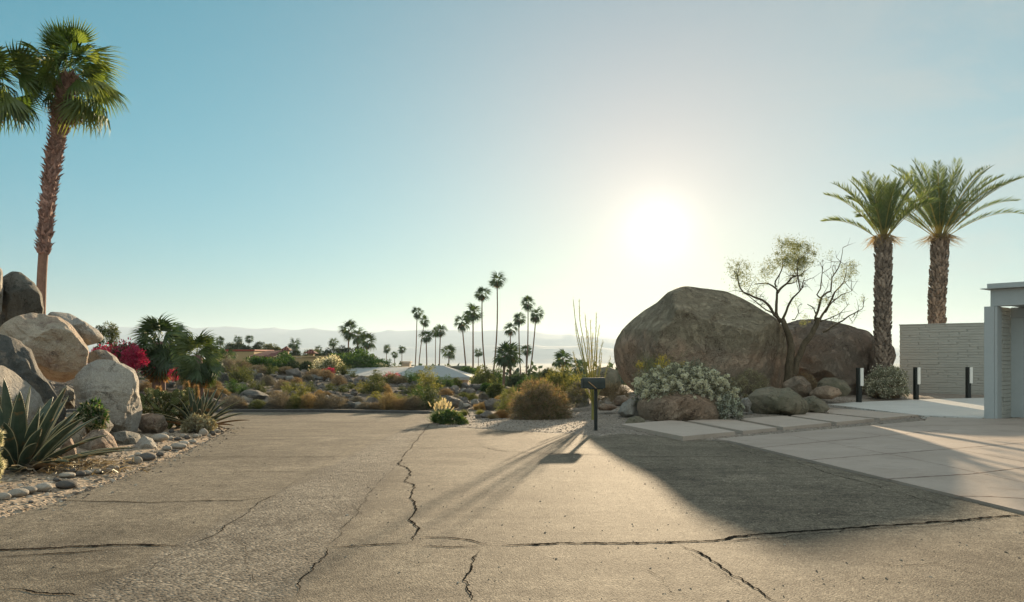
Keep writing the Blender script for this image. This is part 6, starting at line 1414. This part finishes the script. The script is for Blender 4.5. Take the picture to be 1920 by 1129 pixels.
mb = MB(); mb.tube([(-.17, -.118, top - bh * .38), (-.06, -.118, top - bh * .78), (0, -.10, top - bh * 1.0)], [.011, .011, .011], 4); mb.build('flag', M['wood'], root)
mb = MB(); mb.box((0, 0, top - bh - .012), (.30, .16, .024), ang, .004); mb.build('bracket', M['black'], root)
# thin white stake
sp_ = hit(1191, 780, 18); mb = MB(); mb.box((0, 0, .20), (.03, .012, .56), .3, .004); o = mb.build('marker_stake', M['stake'], loc=sp_); tag(o, 'thin white marker stake in front of the low brown rock', 'stake')
# leaning stick at the slope foot
q = hit(881, 782, 20); mb = MB(); mb.tube([(0, 0, -.03), (-.05, 0, .12), (-.12, .02, .22)], [.014, .012, .009], 6); o = mb.build('stick', M['bark_dark'], loc=q); tag(o, 'dark leaning stick among the rocks right of the plumed grass', 'stick')
# drip hose
hp = [P(a, b, d) for a, b, d in ((92, 874, 11.0), (120, 875, 11.0), (150, 876, 11.1), (165, 875, 11.2), (170, 865, 11.6), (180, 858, 12.1), (200, 855, 12.3), (222, 858, 12.2))]
hp = np.array([[a, b, h1(a, b) + .03] for a, b, c in hp]); tt = np.linspace(0, 7, 50); C = np.stack([np.interp(tt, np.arange(8), hp[:, k]) for k in range(3)], -1)
for _ in range(8): C[1:-1] = (C[:-2] + C[1:-1] * 2 + C[2:]) / 4
mb = MB(); mb.tube(C - C[0], .016, 8); o = mb.build('hose', M['hose'], smooth=True, loc=C[0]); tag(o, 'thin brown irrigation hose lying behind the border stones', 'hose')

# ------------------------------------------------------------------ bollard lights
for i, (px, b, d, hpx) in enumerate([(1610.5, 755, 29.2, 64.5), (1717.5, 749.5, 31.0, 60.5), (1815.5, 746, 32.2, 58)]):
    x = (px - 960) / FPX * d; z0 = -.43; Hb = hpx * d / FPX; ang = .22
    root = empty('bollard_light', (x, d, z0), ['leftmost black bollard light, in front of the grey shrub', 'middle black bollard light, at the left end of the block wall', 'rightmost black bollard light, in front of the block wall by the garage'][i], 'bollard light', 'bollard lights along the white paving')
    mb = MB(); mb.box((0, 0, Hb * .5 - .1), (.15, .15, Hb + .2), ang, .006)
    ca, sa = math.cos(ang), math.sin(ang); mb.build('post', M['black'], root)
    mb = MB(); ox, oy = .055, -.05; mb.box((ox * ca - oy * sa, ox * sa + oy * ca, Hb * .735), (.125, .13, Hb * .52), ang, .008); mb.build('diffuser', M['lens'], root)

# ------------------------------------------------------------------ block wall
A0 = np.array([17.75, 36.6]); B0 = np.array([21.2, 33.9]); u_ = (B0 - A0) / np.linalg.norm(B0 - A0); Lw = np.linalg.norm(B0 - A0) + 3.0
def block_wall(name, a, u, L, z0, z1, mat, parent, course=.112, bl=.78, th=.2, seed=0, front=-1, cap=False):
    r_ = np.random.RandomState(seed); mb = MB(); rz = math.atan2(u[1], u[0]); nrm = np.array([u[1], -u[0]])
    c = a + u * L / 2 - nrm * .02; mb.box((c[0], c[1], (z0 + z1) / 2 - .01), (L - .02, th, z1 - z0 - .02), rz)
    nc = int(round((z1 - z0) / course)); ch = (z1 - z0) / nc
    for i in range(nc):
        off = (i % 2) * bl * .5 + r_.normal() * .05; x = -off
        while x < L:
            x0, x1 = max(x, 0), min(x + bl * (1 + .05 * r_.normal()), L)
            if x1 - x0 > .03:
                p = a + u * (x0 + x1) / 2 + nrm * (.0 + .006 * r_.rand()); jitter = r_.normal() * .004
                mb.box((p[0], p[1], z0 + (i + .5) * ch + jitter), (x1 - x0 - .008, th + .024, ch - .007), rz + r_.normal() * .002, .010, tone=r_.rand())
            x += bl
    return mb.build(name, mat, parent)
root = empty('block_wall', (A0[0], A0[1], -.45), 'pale slump-block garden wall left of the garage', 'wall')
w_ = block_wall('blocks', np.array([0., 0.]), u_, Lw, -.25, 3.10, M['block'], root, seed=3)
mb = MB(); c = u_ * Lw / 2; mb.box((c[0], c[1], 3.125), (Lw + .04, .26, .05), math.atan2(u_[1], u_[0]), .01); mb.build('coping', M['block'], root)

# ------------------------------------------------------------------ garage
K = np.array([12.98, 22.0]); v = np.array([.76, .65]); u = np.array([.65, -.76]); z0 = -.47; rzu = math.atan2(u[1], u[0])
root = empty('garage', (K[0], K[1], z0), 'white modern garage with flat fascia cut off by the right edge', 'garage')
Kz = lambda py, d=22.0: CAMZ - (py - HOR) / FPX * d - z0
htop = Kz(575); 
def gb(part, mat, su, sv, zc, size, bev=.008, par=None):
    p = u * su + v * sv; mb = MB(); mb.box((p[0], p[1], zc), size, rzu, bev); return mb.build(part, mat, par or root)
gb('corner_pier', M['trim'], .125, .19, htop / 2, (.25, .38, htop))
gb('pier_trim', M['trim'], .286, .19, htop / 2, (.07, .34, htop - .01))
block_wall('side_wall', v * .385 + u * .21, v, .74, .0, htop - .01, M['block'], root, seed=8, th=.2, bl=.5)
fz0, fz1 = htop + .0, Kz(533)
gb('fascia', M['trim'], .14 + 4.0, .22, (fz0 + .003 + fz1 - .147) / 2, (8.0, .34, fz1 - fz0 - .15))
gb('roof_edge', M['trim'], .0 + 4.1, .6, fz1 - .135, (8.3, 1.5, .02)); gb('roof_cap', M['trim'], .10 + 4.05, .62, fz1 - .06, (8.1, 1.4, .12))
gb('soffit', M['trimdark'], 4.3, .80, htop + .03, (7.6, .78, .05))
gb('door_frame', M['trim'], .474, 1.13, htop / 2 - .15, (.322, .10, htop - .30))
gb('lintel', M['trimdark'], 4.2, 1.13, htop - .148, (7.76, .12, .30))
dr = gb('door', M['trimdark'], 4.4, 1.20, htop / 2 - .15, (7.0, .05, htop - .34))
for k in range(9): gb('door_panel', M['trim'], .68 + .42 + k * .86, 1.165, htop / 2 - .15, (.82, .03, htop - .42), .006, root)
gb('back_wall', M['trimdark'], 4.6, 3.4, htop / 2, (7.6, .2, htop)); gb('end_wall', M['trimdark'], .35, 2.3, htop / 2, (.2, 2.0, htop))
gb('roof', M['trim'], 4.2, 2.6, fz1 - .22, (8.0, 3.9, .12))

# ------------------------------------------------------------------ distant houses
# pale hipped roof house
d0 = 92.; s_ = d0 / FPX; g = h1((770 - 960) * s_, d0); root = empty('hipped_house', ((770 - 960) * s_, d0, g), 'low house with a wide pale hipped roof below the slope', 'house', 'houses beyond the slope')
X = lambda px, dd=d0: (px - 770) * s_; Z = lambda py: CAMZ - (py - HOR) * s_ - g
mb = MB(); e = [(X(735), -4), (X(888), -4), (X(880), 10), (X(728), 10)]; r0, r1 = (X(778), 2.5), (X(828), 2.5); ze, zr = Z(706), Z(686)
mb.add([(e[0][0], -4, ze), (e[1][0], -4, ze), (e[2][0], 10, ze), (e[3][0], 10, ze), (r0[0], r0[1], zr), (r1[0], r1[1], zr)], [[0, 1, 5, 4], [2, 3, 4, 5]]); mb.F3.append(np.array([[1, 2, 5], [3, 0, 4]])); mb.T3.append(np.full(2, .5))
mb.box(((e[0][0] + e[1][0]) / 2, 3, ze - .14), (e[1][0] - e[0][0], 13.8, .24)); mb.build('roof', M['roofpale'], root)
mb = MB(); mb.add([(X(628), -5, Z(704)), (X(756), -5, Z(704)), (X(756), 6, Z(690)), (X(628), 6, Z(690.5))], [[0, 1, 2, 3]]); mb.box(((X(628) + X(756)) / 2, 0.5, Z(704) - .14), (X(756) - X(628), 10.6, .24)); mb.build('wing_roof', M['roofpale'], root)
mb = MB(); mb.box(((X(745) + X(872)) / 2, 3, (ze - .3) / 2), (X(872) - X(745), 10.5, ze - .3)); mb.box(((X(640) + X(745)) / 2, 1, (ze - .4) / 2), (X(745) - X(640), 8, ze - .4)); wl = mb.build('wall', M['stucco2'], root)
for px, wpx in ((850, 12), (866, 8), (835, 10)):
    mb = MB(); mb.box((X(px), 3 - 5.28, ze - 1.4), (wpx * s_, .08, 1.3)); mb.build('window', M['glass'], root)
# small buildings behind it
def simple_house(name, px0, px1, top, d, lb, mat, dep=6, trim=None, extras=()):
    s_ = d / FPX; xc = ((px0 + px1) / 2 - 960) * s_; g = h1(xc, d); zt = CAMZ - (top - HOR) * s_ - g; w_ = (px1 - px0) * s_
    root = empty(name, (xc, d, g), lb, 'house', 'houses beyond the slope'); mb = MB(); mb.box((0, dep / 2, zt / 2 - .15), (w_, dep, zt + .3), 0, .02); mb.build('wall', M[mat], root)
    mb = MB(); mb.box((0, dep / 2, zt + .16), (w_ + .3, dep + .3, .22), 0, .02); mb.build('coping', M[trim or mat], root)
    for px, w2, t2, kind in extras:
        x = (px - 960) * s_ - xc; z2 = CAMZ - (t2 - HOR) * s_ - g
        mb = MB(); mb.box((x, dep / 2 - 1.2, (z2 - .62 + zt) / 2 - .45), (w2 * s_ * .55, w2 * s_ * .55, z2 - .62 - zt + .9), 0, .02); ch = mb.build('chimney', M[mat], root)
        mb = MB(); h_ = w2 * s_ * .62; mb.add([(x - h_, dep / 2 - 1.2 - h_, z2 - .62), (x + h_, dep / 2 - 1.2 - h_, z2 - .62), (x + h_, dep / 2 - 1.2 + h_, z2 - .62), (x - h_, dep / 2 - 1.2 + h_, z2 - .62), (x, dep / 2 - 1.2, z2)], np.array([[0, 1, 4], [1, 2, 4], [2, 3, 4], [3, 0, 4]])); mb.add([(x - h_, dep / 2 - 1.2 - h_, z2 - .62), (x + h_, dep / 2 - 1.2 - h_, z2 - .62), (x + h_, dep / 2 - 1.2 + h_, z2 - .62), (x - h_, dep / 2 - 1.2 + h_, z2 - .62)], [[0, 1, 2, 3]])
        mb.build('chimney_cap', M['tiles'], ch)
    return root, g, s_, xc
simple_house('flat_house', 700, 772, 692, 112, 'low flat-roofed tan building behind the hipped roof', 'stucco2', 5)
simple_house('flat_house', 806, 880, 690, 118, 'long grey-green flat building behind the right part of the hipped roof', 'roofgrey', 5)
simple_house('small_tower', 753, 768, 681, 121, 'small square tan chimney block behind the hipped roof', 'stucco2', 2)
root, g, s_, xc = simple_house('tan_house', 400, 476, 659, 112, 'flat-roofed tan house wing with a red coping', 'stucco', 9, 'redtrim')
rt, g, s_, xc = simple_house('tan_house', 470, 622, 671, 108, 'tan house with a red tiled slope and two red-capped chimneys', 'stucco', 10, None, ((522, 16, 648, 0), (570, 20, 654, 0)))
Xh = lambda px: (px - 960) * s_ - xc; Zh = lambda py: CAMZ - (py - HOR) * s_ - g
mb = MB(); a0, b0 = (Xh(472), -1.5, Zh(667.5)), (Xh(517), -1.5, Zh(669)); mb.add([a0, b0, (Xh(527), 4.5, Zh(656.5)), (Xh(484), 4.5, Zh(657))], [[0, 1, 2, 3]]); mb.add([(a0[0], a0[1], a0[2] - .2), (b0[0], b0[1], b0[2] - .2), b0, a0], [[0, 1, 2, 3]]); mb.build('tiled_roof', M['tiles'], rt)
mb = MB(); mb.add([(Xh(517.5), -1.4, Zh(669)), (Xh(519.5), -1.3, Zh(670)), (Xh(529), 4.5, Zh(657)), (Xh(527), 4.5, Zh(656.3))], [[0, 1, 2, 3]]); mb.add([(Xh(480), -1.2, 0), (Xh(518), -1.2, 0), (Xh(518), -1.2, Zh(669.5)), (Xh(480), -1.2, Zh(668.6))], [[0, 1, 2, 3]]); mb.build('gable', M['stucco'], rt)

# ------------------------------------------------------------------ far plain: scrub and tree belts that read as one mass
r_ = np.random.RandomState(99); mb = MB(); n = 2600
Y = 130 * np.exp(r_.rand(n) * 2.6); Xc = (r_.rand(n) * 1.5 - .85) * Y * .95; keep = (Xc / Y > -.62) & (fbm(np.stack([Xc * .012, Y * .006, Y * 0], -1), 3, 5) > -.12); Y, Xc = Y[keep], Xc[keep]
Z_ = H(Xc, Y)
for x, y, z in zip(Xc, Y, Z_):
    k = 46 if y < 500 else 18; w_ = 2.4 + 3.5 * r_.rand(); hh = min(2.2 + 2.2 * r_.rand(), max(1.5, -z - .3 if y < 400 else 5)); dd = rdir(r_, k, .2); p = np.array([x, y, z]) + np.abs(r_.rand(k, 1)) * dd * np.array([w_, w_, hh]) + np.array([0, 0, hh * .35]); leaves(mb, p, rdir(r_, k), 1.3, .9, r_)
o = mb.build('treeline', M['darkgreen']); tag(o, kind='stuff')
